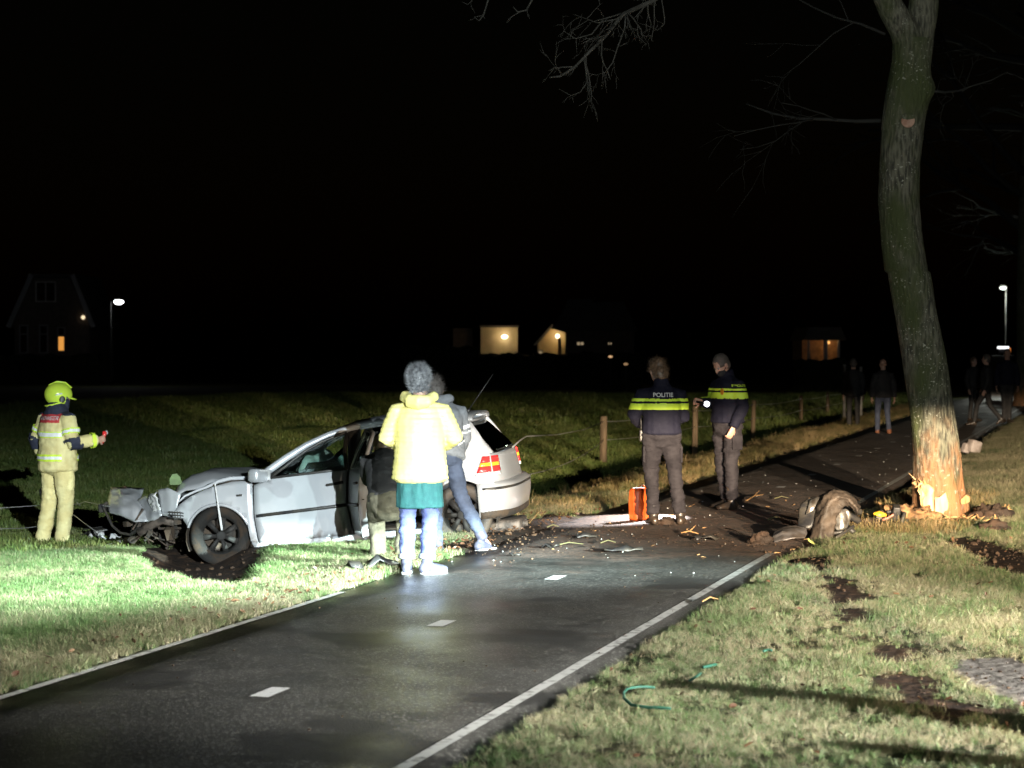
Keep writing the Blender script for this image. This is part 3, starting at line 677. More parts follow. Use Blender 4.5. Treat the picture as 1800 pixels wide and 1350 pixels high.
def build_tree():
    TY = TREE.y
    root = empty('roadside_tree', (TREE.x, TREE.y, 0))
    tag(root, 'large mossy leaning tree with split bark and bare pale wood at its foot', 'tree')
    def lp(u, v, dy=0): return at(u, v, TY+dy) - Vector(root.location)
    px = TY/F
    # centreline and width read along the trunk
    rows = [(1655, 950, 116), (1655, 925, 106), (1655, 905, 98), (1652, 880, 92), (1649, 850, 88), (1646, 797, 83), (1636, 717, 78), (1623, 622, 76), (1609, 540, 75), (1599, 480, 75), (1594, 476, 76), (1587, 427, 73), (1580, 355, 71.5), (1581, 284, 71), (1586, 213, 76), (1595, 165, 78), (1602, 107, 68), (1605, 70, 70)]
    P = []; n = 40; zs = []
    rows2 = []
    for (a, b) in zip(rows[:-1], rows[1:]):
        k = max(1, int(abs(a[1]-b[1])/9))
        for i in range(k): rows2.append([a[j]+(b[j]-a[j])*i/k for j in range(3)])
    rows2.append(rows[-1])
    for u, v, w in rows2:
        c = lp(u, v); r = w*px/2; z = c.z; row = []
        for j in range(n+1):
            th = 2*PI*j/n
            fl = 1 + .10*max(0, (.45-z))/.45*math.sin(5*th+1.2) + .035*math.sin(3*th+z*2.0)
            nn = noise.noise(Vector((math.cos(th)*3, math.sin(th)*3, z*1.6)))*.035 + noise.noise(Vector((math.cos(th)*9, math.sin(th)*9, z*2.5)))*.02
            rr = r*(fl+nn)
            # old branch collar on the right
            bl = math.exp(-((z-lp(1620, 156).z)/.10)**2)*max(0, math.cos(th+.25))**6*.14
            rr += bl*r*1.6
            # wood torn out at the front left of the foot
            if 0 < z < .48:
                dth = (th-(1.5*PI-.42)+PI) % (2*PI)-PI
                if abs(dth) < .62: rr -= r*.10*(1-(abs(dth)/.62)**4)
            row.append(c + Vector((rr*math.cos(th), rr*math.sin(th), 0)))
        P.append(row)
    mb = MB(); mb.grid(P); mb.build('trunk', M['bark'], root)
    def limb(name, pts, ws, dys):
        m_ = MB(); m_.tube([lp(u, v, dy) for (u, v), dy in zip(pts, dys)], [w*px/2 for w in ws], n=20, cap=0, sharp=True); return m_.build(name, M['bark'], root)
    limb('limb', [(1607, 100), (1588, 50), (1568, 18), (1550, -18), (1520, -75), (1470, -160)], [56, 52, 47, 42, 38, 30], [0, -.04, -.08, -.1, -.2, -.4])
    limb('limb', [(1606, 108), (1615, 60), (1622, 20), (1627, -30), (1640, -120), (1650, -220)], [62, 55, 54, 51, 46, 36], [.02, .05, .06, .08, .1, .1])
    # sawn-off branch
    st = MB(); c = lp(1596, 212, -.235); st.tube([c+Vector((0, .12, .02)), c], [.092, .082], n=18, cap=.15); o = st.build('branch_collar', M['bark'], root)
    st = MB(); st.tube([c+Vector((0, .02, 0)), c+Vector((0, -.008, 0))], [.076, .072], n=18, cap=.08); st.build('sawn_face', M['cut'], o)
    # bare wood and splinters of the impact
    def slab(pts, dep, mt, name):
        """one torn plank: an outline in the picture plane given real thickness, lying on the trunk"""
        m_ = MB(); k = len(pts)
        fr = [lp(u, v, dy) for u, v, dy in pts]; bk = [p+Vector((.02, dep, 0)) for p in fr]
        cfr = sum(fr, Vector())/k + Vector((0, -.008, 0)); cbk = sum(bk, Vector())/k
        m_.add(fr+bk+[cfr, cbk], [(i, (i+1) % k, 2*k) for i in range(k)] + [(k+(i+1) % k, k+i, 2*k+1) for i in range(k)] + [(i, k+i, k+(i+1) % k, (i+1) % k) for i in range(k)])
        return m_.build(name, mt, root, smooth=False)
    slab([(1612, 842, -.13), (1619, 853, -.24), (1632, 862, -.27), (1640, 856, -.27), (1641, 874, -.285), (1643, 905, -.30), (1646, 918, -.31), (1634, 916, -.30), (1624, 914, -.27), (1619, 890, -.24), (1616, 866, -.20)], .16, M['wood'], 'bare_wood')
    slab([(1618, 850, -.20), (1628, 851, -.25), (1634, 853, -.27), (1642, 862, -.285), (1638, 872, -.29), (1641, 900, -.295), (1634, 910, -.29), (1626, 902, -.27), (1622, 880, -.25)], .1, M['woodw'], 'bare_wood')
    slab([(1643, 876, -.27), (1652, 874, -.29), (1662, 866, -.285), (1666, 880, -.285), (1668, 895, -.28), (1660, 899, -.285), (1657, 908, -.30), (1648, 917, -.31), (1643, 910, -.30), (1644, 892, -.285)], .1, M['woodw'], 'bare_wood')
    slab([(1689, 878, -.20), (1698, 870, -.16), (1704, 874, -.12), (1704, 882, -.12), (1696, 886, -.19), (1690, 886, -.22)], .05, M['wood'], 'bare_wood')
    rr = random.Random(5); first = None
    for i in range(22):
        m_ = MB(); u = rr.uniform(1603, 1626); v = 834 + (u-1603)*.55 + abs(rr.gauss(0, 16)); L = rr.uniform(.03, .12)
        b0 = lp(u+6, v+6, -.16 - (u-1603)*.004); d = Vector((-rr.uniform(.1, 1), -rr.uniform(.1, .9), rr.uniform(-1.2, 1.2))).normalized()
        w = rr.uniform(.006, .016); sd = d.orthogonal().normalized(); s2 = d.cross(sd)
        m_.add([b0+sd*w, b0-sd*w, b0+s2*w*.6, b0+d*L+sd*w*.1, b0+d*L*rr.uniform(.6, .9)+s2*w*.4], [(0, 2, 4, 3), (2, 1, 3, 4), (1, 0, 3), (0, 1, 2)])
        m_.build('splinter', M['woodw'] if i % 3 else M['wood'], root, smooth=False)
    # overhanging twigs that hang into the picture from the left limb
    rd = random.Random(11)
    tb = MB()
    def tw(pts, r0, kids=0, seed=1, depth=2, L=.5, droop=-.3):
        q = [lp(u, v, dy) for u, v, dy in pts]; k = len(q)
        tb.tube(q, [r0*(1-.75*i/(k-1)) for i in range(k)], n=6, cap=0, sharp=True); rq = random.Random(seed)
        for i in range(kids):
            t = rq.uniform(.15, .95)*(k-1); j = int(t); p = q[j].lerp(q[min(j+1, k-1)], t-j); dd = (q[min(j+1, k-1)]-q[j]).normalized()
            sd = Vector((rq.gauss(0, 1), rq.gauss(0, .6), rq.gauss(-.2, .8))).normalized()
            branch_tree(tb, p, dd*.7+sd*.9, L*rq.uniform(.5, 1.1), r0*.35, depth, rq, droop, 5, 2, .9, 4)
    tw([(1470, -160, -.4), (1380, -150, -1), (1260, -90, -1.6), (1150, 0, -2.0), (1095, 25, -2.1), (1065, 62, -2.1), (1035, 92, -2.1), (1010, 118, -2.1), (985, 134, -2.1), (966, 136, -2.1)], .032, 16, 3, 2, .42)
    tw([(1030, 96, -2.1), (1030, 128, -2.1), (1031, 146, -2.1), (1020, 162, -2.1), (1004, 168, -2.1), (982, 156, -2.1)], .009, 3, 4, 1, .12)
    tw([(1100, 22, -2.1), (1098, 50, -2.0), (1085, 85, -2.0), (1077, 110, -2.0), (1064, 127, -2.0), (1048, 132, -2.0), (1030, 128, -2.0)], .010, 5, 6, 1, .25)
    tw([(1150, 0, -2.0), (1110, 18, -2.1), (1082, 34, -2.2), (1050, 40, -2.2), (1008, 25, -2.2)], .012, 7, 8, 2, .3)
    tw([(1060, 35, -2.2), (1040, 60, -2.2), (1012, 68, -2.2), (993, 56, -2.2), (989, 42, -2.2)], .008, 3, 9, 1, .2)
    tw([(1160, -40, -2.0), (1150, 12, -2.0), (1150, 42, -2.0), (1147, 60, -2.0), (1145, 72, -2.0)], .008, 4, 12, 1, .22)
    tw([(1160, -20, -1.9), (1168, 30, -1.9), (1168, 42, -1.9), (1156, 53, -1.9), (1140, 46, -1.9), (1122, 40, -1.9)], .007, 1, 13, 1, .15)
    tw([(1260, -90, -1.6), (1080, -110, -2.5), (940, -70, -2.8), (935, 0, -2.8), (925, 18, -2.8), (910, 21, -2.8), (902, 12, -2.8)], .018, 3, 14, 1, .18)
    tw([(940, -70, -2.8), (870, -60, -2.9), (858, 0, -2.9), (850, 26, -2.9), (842, 37, -2.9), (834, 30, -2.9), (848, 27, -2.9)], .012, 2, 15, 1, .10)
    tw([(870, -60, -2.9), (835, -30, -2.9), (829, 2, -2.9), (822, 8, -2.9), (812, 3, -2.9)], .007, 1, 17, 1, .1)
    tb.build('overhanging_branch', M['twig'], root)
    tb = MB()
    for sd, (u, v, dy, d, L, r) in enumerate(((1552, 212, .1, (-1, .5, .12), 1.5, .026), (1640, 160, .1, (.8, .6, -.1), 1.1, .016), (1556, 60, 0, (-1, .3, .5), 1.4, .018))):
        branch_tree(tb, lp(u, v, dy), d, L, r, 3, random.Random(50+sd), -.05, 5, 3, .9, 5)
    tb.build('side_branch', M['twigd'], root)
    return root
build_tree()
def far_tree(u, Y, r, H, seed, label, lean=0):
    b = at(u, 620, Y); b.z = -.2; root = empty('bare_tree', b); tag(root, label, 'tree', 'bare trees along the path'); rd = random.Random(seed)
    mb = MB(); pts = [Vector((lean*H*t + .1*math.sin(t*5+seed), 0, H*t)) for t in np.linspace(0, 1, 9)]
    mb.tube(pts, [r*(1.35 if i == 0 else 1-.6*i/8) for i in range(9)], n=14, cap=0, sharp=True); mb.build('trunk', M['bark'], root)
    cr = MB()
    for i in range(16):
        t = rd.uniform(.3, 1); p = pts[0].lerp(pts[-1], t); a = rd.uniform(0, 2*PI)
        branch_tree(cr, p, (math.cos(a), math.sin(a)*.6, rd.uniform(.1, .8)), H*rd.uniform(.22, .4), r*.32, 2, rd, -.05, 5, 4, .8, 5)
    cr.build('crown', M['twigd'], root)
far_tree(1812, 72, .46, 15, 3, 'bare tree with a thick trunk behind the standing officer on the lit path')
far_tree(1905, 92, .40, 15, 8, 'bare tree farther along the right verge behind the thick trunk')

# ------------------------------------------------------------------ the wrecked hatchback
# car frame: x forwards, y to the car's left (towards the camera), z up
CARROT = Euler((R(-1.0), R(5), R(172)))
CRM = CARROT.to_matrix()
CARO = (Vector((0, 0, CAMH)) + (at(598, 923, 21.6)-Vector((0, 0, CAMH)))) - CRM @ Vector((-.045, .75, .31))
def cl(u, v, y=.85):
    """photograph pixel -> car frame point on the plane y"""
    d = CRM.transposed() @ ray(u, v); c = CRM.transposed() @ (Vector((0, 0, CAMH))-CARO)
    return c + d*((y-c.y)/d.y)
_ZP = [(.10, .78), (.2, .825), (.35, .85), (.5, .866), (.62, .862), (.75, .85), (.85, .825), (.90, .805), (1.0, .762), (1.15, .69), (1.25, .62), (1.31, .54)]
def yz(z): return float(np.interp(z, [a for a, b in _ZP], [b for a, b in _ZP]))
def bodyY(x, z):
    y = yz(z)
    if x > 1.15: y -= .12*((x-1.15)/.7)**2
    if x < -1.35: y -= .05*((-1.35-x)/.5)**2
    return y
def panel(poly, name, m, parent, yf=bodyY, thick=.022, cut=.07, off=0, mirror=False, smooth=True):
    bm = bmesh.new(); vs = [bm.verts.new((p[0], 0, p[1])) for p in poly]; bm.faces.new(vs)
    xs = [p[0] for p in poly]; zs = [p[1] for p in poly]
    for ax, lo, hi in ((0, min(xs), max(xs)), (2, min(zs), max(zs))):
        q = lo+cut
        while q < hi-.01:
            no = Vector((0, 0, 0)); no[ax] = 1; co = Vector((0, 0, 0)); co[ax] = q
            bmesh.ops.bisect_plane(bm, geom=bm.verts[:]+bm.edges[:]+bm.faces[:], plane_co=co, plane_no=no); q += cut
    bmesh.ops.triangulate(bm, faces=[f for f in bm.faces if len(f.verts) > 4])
    sg = -1 if mirror else 1
    for v in bm.verts: v.co.y = sg*(yf(v.co.x, v.co.z)+off)
    bmesh.ops.recalc_face_normals(bm, faces=bm.faces[:])
    c = sum((f.normal.y for f in bm.faces))
    if c*sg < 0: bmesh.ops.reverse_faces(bm, faces=bm.faces[:])
    me = bpy.data.meshes.new(name); bm.to_mesh(me); bm.free()
    o = link(name, me, parent, m, smooth)
    md = o.modifiers.new('thickness', 'SOLIDIFY'); md.thickness = thick; md.offset = -1
    return o
def arc(cx, cz, r, a0, a1, n=12): return [(cx+r*math.cos(R(a0+(a1-a0)*i/n)), cz+r*math.sin(R(a0+(a1-a0)*i/n))) for i in range(n+1)]

def wheel(parent, loc, steer=0, camber=0, muddy=True, r=.305):
    w = empty('wheel', loc); w.parent = parent; w.rotation_euler = (R(camber), 0, R(steer))
    # tyre lathe about y
    prof = [(.19, -.075), (.215, -.095), (.26, -.103), (.29, -.092), (.303, -.07), (.305, -.03), (.305, .03), (.303, .07), (.29, .092), (.26, .103), (.215, .095), (.19, .075)]
    mb = MB(); n = 36; P = []
    for j in range(n+1):
        a = 2*PI*j/n; P.append([(q*r/.305*math.cos(a), y, q*r/.305*math.sin(a)) for q, y in prof])
    mb.grid(P); mb.build('tyre', M['rubber'] if muddy else M['rubber2'], w)
    rm = MB(); P = []
    for j in range(n+1):
        a = 2*PI*j/n; P.append([(q*math.cos(a), y, q*math.sin(a)) for q, y in [(.20, .078), (.185, .07), (.175, .03), (.17, -.06), (.20, -.075)]])
    rm.grid(P)
    for k in range(7):
        a = 2*PI*k/7; b = a+.09
        rm.add([(.035*math.cos(a-.5), .062, .035*math.sin(a-.5)), (.035*math.cos(a+.5), .062, .035*math.sin(a+.5)), (.183*math.cos(a+.16), .05, .183*math.sin(a+.16)), (.183*math.cos(a-.16), .05, .183*math.sin(a-.16)),
                (.035*math.cos(a-.5), .03, .035*math.sin(a-.5)), (.035*math.cos(a+.5), .03, .035*math.sin(a+.5)), (.183*math.cos(a+.16), .02, .183*math.sin(a+.16)), (.183*math.cos(a-.16), .02, .183*math.sin(a-.16))],
               [(0, 1, 2, 3), (7, 6, 5, 4), (0, 4, 5, 1), (1, 5, 6, 2), (2, 6, 7, 3), (3, 7, 4, 0)])
    rm.tube([(0, .03, 0), (0, .072, 0)], .05, n=16, cap=.2)
    rm.build('rim', M['alloy'], w)
    return w

def build_car():
    car = empty('crashed_car', CARO, rot=CARROT)
    tag(car, 'silver hatchback wreck nose down in the ditch, crumpled front, rear door open', 'car')
    P_ = M['paint']
    # --- front wing
    fa = arc(1.19, .285, .335, 22, 158, 14)
    wing = panel([(.795, .17), (.81, .46), (.797, .80), (.85, .832), (1.0, .838), (1.16, .81), (1.32, .77), (1.46, .715), (1.57, .65), (1.67, .555), (1.655, .505), (1.55, .50)] + fa + [(.865, .22), (.845, .165)], 'front_wing', P_, car, thick=.03)
    # flared wheel-arch lip
    def lip(c, r, a0, a1, nm, side=1):
        m_ = MB(); pts = []
        for x, z in arc(c[0], c[1], r, a0, a1, 18): pts.append((x, side*(bodyY(x, z)+.002), z))
        m_.tube(pts, (.016, .012), n=6, cap=.3); return m_.build(nm, P_, car)
    lip((1.19, .285), .335, 22, 160, 'wing_lip')
    sig = MB(); sig.box((.935, bodyY(.935, .69)+.002, .695), (.06, .02, .022), bev=.006); sig.build('indicator_hole', M['black'], car)
    # dark wheel housings
    for x0, z0, r in ((1.19, .285, .345), (-1.30, .33, .355)):
        for sd in (1, -1):
            m_ = MB(); Pq = []
            for j in range(15):
                a = R(-20+220*j/14); Pq.append([(x0+r*math.cos(a), sd*.835, z0+r*math.sin(a)), (x0+r*math.cos(a), sd*.52, z0+r*math.sin(a))])
            m_.grid(Pq); m_.add([(x0+r*math.cos(R(t)), sd*.52, z0+r*math.sin(R(t))) for t in range(0, 360, 20)], [tuple(range(18))]); m_.build('wheel_housing', M['under'], car)
    # --- doors
    fd = [(.783, .205), (.797, .47), (.780, .782), (.63, .835), (.4, .846), (.1, .856), (-.178, .866), (-.150, .55), (-.185, .215)]
    door = panel(fd, 'front_door', P_, car, thick=.05)
    win = [(.60, .838), (.42, .965), (.25, 1.075), (.08, 1.155), (-.08, 1.205), (-.175, 1.222), (-.172, .868)]
    def strip(pts, w, th, nm, mt, par, yf=bodyY, off=.012, side=1):
        m_ = MB(); m_.tube([(x, side*(yf(x, z)+off), z) for x, z in pts], [(th, w)]*len(pts), n=8, side=(0, 1, 0), cap=.3); return m_.build(nm, mt, par)
    strip([(.775, .475), (.3, .495), (-.152, .515)], .017, .012, 'rub_strip', M['black'], door, off=.006)
    strip([(.62, .842), (.2, .857), (-.176, .872)], .014, .01, 'window_seal', M['black'], door, off=.002)
    strip([(.60, .846), (.42, .968), (.25, 1.078), (.08, 1.158), (-.08, 1.208), (-.172, 1.225)], .014, .012, 'window_frame', M['black'], door, off=.004)
    strip([(-.172, .87), (-.16, 1.05), (-.172, 1.22)], .022, .012, 'window_frame', M['black'], door, off=.004)
    hd = MB(); hd.ball((-.055, bodyY(-.05, .735)-.004, .735), (.075, .012, .035), 14); hd.build('handle_recess', M['paint_in'], door)
    hd = MB(); hd.tube([(.03, bodyY(.03, .735)+.018, .728), (-.06, bodyY(-.05, .735)+.035, .735), (-.135, bodyY(-.13, .735)+.018, .745)], [(.012, .013), (.014, .015), (.013, .016)], n=8); hd.build('door_handle', M['black'], door)
    panel(win, 'side_window', M['glass'], door, thick=.004, off=-.012, cut=.2)
    # mirror
    mi = MB(); mi.tube([(.66, .80, .845), (.665, .93, .855)], [(.03, .04), (.025, .035)], n=8); mi.build('mirror_arm', M['black'], door)
    mm = MB(); mm.box((.685, 1.0, .885), (.13, .20, .135), rot=Euler((R(6), R(-4), R(-24))).to_matrix(), bev=.038); mir = mm.build('door_mirror', P_, door)
    mm = MB(); mm.box((.618, .985, .885), (.012, .165, .105), rot=Euler((R(6), R(-4), R(-24))).to_matrix(), bev=.005); mm.build('mirror_glass', M['lamp_clear'], mir)
    # black triangle in front of the window
    panel([(.70, .815), (.61, .838), (.585, .862), (.50, .915), (.60, .838)][:4] + [(.47, .93), (.55, .905)], 'mirror_base', M['black'], door, thick=.02, off=.004, cut=.3)
    # sill
    panel([(.86, .13), (.845, .168), (.80, .185), (-.2, .195), (-.96, .205), (-1.0, .16), (-.4, .145)], 'sill', P_, car, thick=.06, off=-.005)
    strip([(.84, .118), (.2, .128), (-.95, .145)], .02, .02, 'sill_edge', M['rust'], car, off=-.03)
    # --- rear door, swung open on its front hinges
    rd = [(-.205, .215), (-.170, .55), (-.20, .868), (-.6, .885), (-.98, .90), (-1.0, .80), (-.955, .66), (-.90, .52), (-.84, .36), (-.79, .22)]
    hx, hy = -.205, .825; hinge = empty('rear_door', (hx, hy, 0)); hinge.parent = car; hinge.rotation_euler = (0, 0, R(-70))
    def yf2(x, z): return bodyY(x+hx, z)-hy
    dd = lambda pts: [(x-hx, z) for x, z in pts]
    panel(dd(rd), 'door_skin', P_, hinge, yf=yf2, thick=.012)
    inner = panel(dd([(x*.965-.012, z*.97+.012) for x, z in rd]), 'door_shell', M['paint_in'], hinge, yf=yf2, thick=.10, off=-.012)
    panel(dd([(x*.88-.06, z*.9+.04) for x, z in rd]), 'door_card', M['black'], hinge, yf=yf2, thick=.03, off=-.105)
    rw = [(-.205, .87), (-.20, 1.235), (-.5, 1.235), (-.72, 1.215), (-.86, 1.15), (-.98, .905)]
    fr = MB(); pts = [(x-hx, yf2(x, z)-.015, z) for x, z in [(-.205, .87), (-.20, 1.05), (-.205, 1.235), (-.5, 1.24), (-.74, 1.215), (-.87, 1.14), (-.94, 1.0), (-.985, .90)]]
    fr.tube(pts, [(.022, .020)]*len(pts), n=8, cap=.3); fr.build('window_frame', M['paint_in'], hinge)
    fr = MB(); fr.tube([(p[0]*.985, p[1]+.012, p[2]-.006) for p in pts], [(.016, .016)]*len(pts), n=8, cap=.3); fr.build('window_seal', M['black'], hinge)
    panel(dd(rw), 'side_window', M['glass'], hinge, yf=yf2, thick=.004, off=-.02, cut=.2)
    strip(dd([(-.21, .517), (-.6, .535), (-.93, .553)]), .017, .012, 'rub_strip', M['black'], hinge, yf=yf2, off=.006)
    hh = MB(); hh.tube([(-.62, yf2(-.8, .76)+.018, .757), (-.70, yf2(-.85, .76)+.034, .76), (-.765, yf2(-.9, .76)+.018, .768)], .014, n=8); hh.build('door_handle', M['black'], hinge)
    for z in (.80, .775, .76, .60):
        bl = MB(); bl.box((-.768+(0 if z > .65 else .035), yf2(-.95, z)-.05, z), (.02, .022, .010), bev=.003); bl.build('bolt', M['black'], hinge)
    # --- B pillar and rear door opening
    panel([(-.18, .20), (-.15, .55), (-.178, .87), (-.175, 1.24), (-.30, 1.25), (-.31, .87), (-.30, .55), (-.31, .2)], 'centre_pillar', M['black'], car, thick=.04, off=-.045)
    # --- rear quarter: from the door opening to the hatch seam, with the arch
    ra = arc(-1.30, .325, .355, 8, 172, 14)
    panel([(-.93, .42), (-.97, .62), (-1.02, .80), (-1.0, .905), (-.90, 1.15), (-.80, 1.235), (-1.0, 1.255), (-1.30, 1.25), (-1.44, 1.235), (-1.52, 1.12), (-1.60, .98), (-1.635, .885), (-1.655, .70), (-1.655, .60), (-1.656, .37)] + list(reversed(ra)), 'rear_quarter', P_, car, thick=.03, cut=.06)
    lip((-1.30, .325), .355, 5, 172, 'arch_lip')
    panel([(-.925, 1.135), (-1.005, .915), (-1.19, .93), (-1.29, 1.02), (-1.25, 1.16), (-1.12, 1.21), (-.95, 1.205)], 'quarter_window', M['glassd'], car, thick=.005, off=.006, cut=.2)
    fl = MB(); fl.ball((-1.21, bodyY(-1.2, .72)-.002, .74), (.055, .006, .055), 16); fl.build('fuel_flap', M['paint_in'], car)
    # --- tail: superellipse plan, wraps round the corner
    def tail(th, z, off=0):
        xe = float(np.interp(z, [.2, .58, .62, .88, .92, 1.22, 1.30], [-1.75, -1.78, -1.75, -1.71, -1.70, -1.43, -1.36]))
        x0 = float(np.interp(z, [.2, .88, 1.22, 1.30], [-1.40, -1.40, -1.25, -1.2])); q = 2/3.4
        s_, c_ = math.sin(th), math.cos(th)
        return Vector((x0 + (xe-x0-off)*abs(s_)**q, (yz(min(z, 1.30))-.015+off)*math.copysign(abs(c_)**q, c_), z))
    def tpatch(nm, mt, par, th0, th1, z0, z1, off=0, nt=14, nz=6, solid=.015, f0=None):
        m_ = MB(); G = []
        for i in range(nz+1):
            z = z0+(z1-z0)*i/nz; a0 = f0(z) if f0 else th0
            G.append([tail(R(a0+(th1-a0)*j/nt), z, off) for j in range(nt+1)])
        m_.grid(G[::-1]); return m_.build(nm, mt, par, solid=solid)
    seam = lambda z: float(np.interp(z, [.6, .88, 1.22], [9, 12, 32]))
    hatch = tpatch('tailgate', P_, car, 12, 168, .615, .90, nt=34, f0=None)
    tpatch('tail_pillar', P_, hatch, 12, 42, .90, 1.225, nt=8, f0=lambda z: float(np.interp(z, [.9, 1.22], [12, 16])))
    tpatch('tail_pillar', P_, hatch, 138, 168, .90, 1.225, nt=8)
    tpatch('rear_window', M['glassd'], hatch, 27, 153, .915, 1.21, off=.006, nt=26, solid=.004)
    sp_ = MB(); sp_.tube([tail(R(a), 1.235, .01) for a in range(20, 161, 10)], [(.03, .018)]*15, n=8); sp_.build('spoiler_lip', P_, hatch)
    for sgn in (1, -1):
        lo = (lambda z: float(np.interp(z, [.69, .88], [3.4, 14.5])))
        tl = empty('tail_light'); tl.parent = car
        def tpp(nm, mt, z0, z1, off):
            m_ = MB(); G = []
            for i in range(4):
                z = z0+(z1-z0)*i/3; G.append([tail(R(lo(z)+(44-lo(z))*j/12), z, off) for j in range(13)])
            if sgn < 0: G = [[Vector((p.x, -p.y, p.z)) for p in r_] for r_ in G]
            m_.grid(G[::-1] if sgn > 0 else G); return m_.build(nm, mt, tl, solid=.02)
        tpp('brake_lens', M['lamp_red'], .818, .877, .034); tpp('indicator_lens', M['lamp_amber'], .782, .816, .036); tpp('fog_lens', M['lamp_red'], .726, .780, .034); tpp('reversing_lens', M['lamp_clear'], .69, .724, .034)
    # bumper
    bm_ = MB(); G = []
    for z, o_ in ((.27, .0), (.30, .035), (.42, .055), (.50, .06), (.57, .055), (.60, .03), (.605, .0)):
        G.append([tail(R(4+172*j/40), z, o_) for j in range(41)])
    bm_.grid(G[::-1]); bump = bm_.build('rear_bumper', P_, car, solid=.02)
    for z0, z1, o_, a0, a1, mt, nm in ((.535, .575, .066, 8, 172, M['black'], 'bumper_strip'), (.27, .355, .05, 5, 175, M['under'], 'bumper_valance')):
        m_ = MB(); m_.grid([[tail(R(a0+(a1-a0)*j/40), z, o_*(.9 if z == z0 else 1)) for j in range(41)] for z in (z1, (z0+z1)/2, z0)]); m_.build(nm, mt, bump, solid=.01)
    m_ = MB(); m_.grid([[tail(R(a), z, .067) for a in (56, 60, 64, 67)] for z in (.50, .44)]); m_.build('reflector', M['lamp_clear'], bump, solid=.006)
    ex = MB(); ex.box((-1.60, .35, .16), (.5, .55, .12), bev=.04); ex.tube([(-1.7, .45, .17), (-1.90, .45, .16)], .03, n=10, cap=0); ex.build('exhaust_box', M['rust'], car)
    # --- roof, pillars, windscreen
    G = []
    for i in range(15):
        x = .02-1.47*i/14; ze = float(np.interp(x, [-1.45, -.9, -.42, -.16, .02], [1.245, 1.285, 1.285, 1.255, 1.20])); hw = float(np.interp(x, [-1.45, 0], [.585, .60]))
        G.append([(x, hw*math.sin(t*PI/2)/1.0 if abs(t) < 1 else hw*t, ze + .065*(1-abs(t)**2.4)) for t in [-1+2*j/12 for j in range(13)]])
    rf = MB(); rf.grid(G); roof = rf.build('roof', P_, car, solid=.02)
    an = MB(); an.tube([(-1.30, 0, 1.30), (-1.33, 0, 1.33)], .02, n=8); an.tube([(-1.32, 0, 1.32), (-1.62, .02, 1.68)], [.006, .003], n=6, cap=0); an.build('aerial', M['black'], roof)
    for sd in (1, -1):
        pl = MB(); rail = [(.80, .845), (.66, .90), (.46, 1.02), (.24, 1.135), (.02, 1.215), (-.2, 1.262), (-.45, 1.285), (-.8, 1.288), (-1.1, 1.278), (-1.42, 1.245)]
        pl.tube([(x, sd*(yz(z)-.035), z) for x, z in rail], [(.026, .038)]*3 + [(.028, .034)]*7, n=10, side=(0, 1, 0), cap=.3); pl.build('roof_rail', P_, car)
    ws = MB(); G = []
    for i in range(6):
        t = i/5; x = .86-.84*t; z = .862+.345*t; hw = .72-.13*t
        G.append([(x+.10*(1-s_*s_)*(1-.4*t), hw*s_, z+.012*(1-s_*s_)) for s_ in [-1+2*j/8 for j in range(9)]])
    ws.grid(G); ws.build('windscreen', M['glass'], car, solid=.005)
    # --- far side of the body, below and above the windows
    panel([(.80, .17), (.80, .82), (.2, .85), (-1.0, .90), (-1.63, .885), (-1.655, .6), (-1.65, .37)] + list(reversed(arc(-1.30, .325, .355, 8, 172, 10))) + [(-.93, .2)], 'far_side', P_, car, mirror=True, cut=.12)
    panel([(.85, .16), (.80, .82), (1.0, .838), (1.3, .77), (1.6, .62), (1.6, .45)] + arc(1.19, .285, .335, 22, 158, 10), 'far_wing', P_, car, mirror=True, cut=.12)
    panel([(-1.0, .90), (-.90, 1.2), (-1.42, 1.24), (-1.63, .89)], 'far_pillar', P_, car, mirror=True, cut=.12)
    panel([(-.16, .86), (-.17, 1.25), (-.26, 1.25), (-.28, .86)], 'far_pillar', M['black'], car, mirror=True, cut=.12)
    # --- cabin
    fb = MB(); fb.box((-.35, 0, .19), (2.5, 1.5, .06)); fb.box((.82, 0, .48), (.05, 1.45, .62)); fb.box((-1.62, 0, .5), (.05, 1.3, .5)); fb.build('floor_pan', M['under'], car)
    db = MB(); db.tube([(.70, .70, .80), (.66, .3, .84), (.66, -.3, .84), (.70, -.70, .80)], [(.13, .10)]*4, n=12, side=(1, 0, 0)); db.build('dashboard', M['seat'], car)
    for sy in (.36, -.36):
        st = MB(); st.tube([(.36, sy, .40), (0, sy, .38)], [(.25, .09), (.25, .10)], n=14, side=(0, 1, 0)); st.tube([(-.10, sy, .42), (-.22, sy, .72), (-.30, sy, .98)], [(.24, .08), (.24, .085), (.19, .06)], n=14, side=(0, 1, 0)); st.tube([(-.32, sy, 1.04), (-.345, sy, 1.15)], [(.13, .05), (.11, .045)], n=12, side=(0, 1, 0)); st.build('front_seat', M['seat'], car)
    st = MB(); st.tube([(-.75, -.58, .42), (-.75, .58, .42)], [(.25, .10)]*2, n=12, side=(1, 0, 0)); st.tube([(-1.1, -.58, .72), (-1.1, .58, .72)], [(.08, .27)]*2, n=12, side=(1, 0, 0)); st.build('rear_bench', M['seat'], car)
    sw = MB(); c = Vector((.42, .38, .84)); tl = Euler((0, R(-25), 0)).to_matrix()
    sw.tube([c + tl @ Vector((0, .175*math.cos(a), .175*math.sin(a))) for a in [2*PI*i/20 for i in range(21)]], .015, n=7, cap=0); sw.ball(c, (.05, .10, .08), 10); sw.tube([c, c+Vector((.22, 0, -.05))], .04, n=8); sw.build('steering_wheel', M['black'], car)
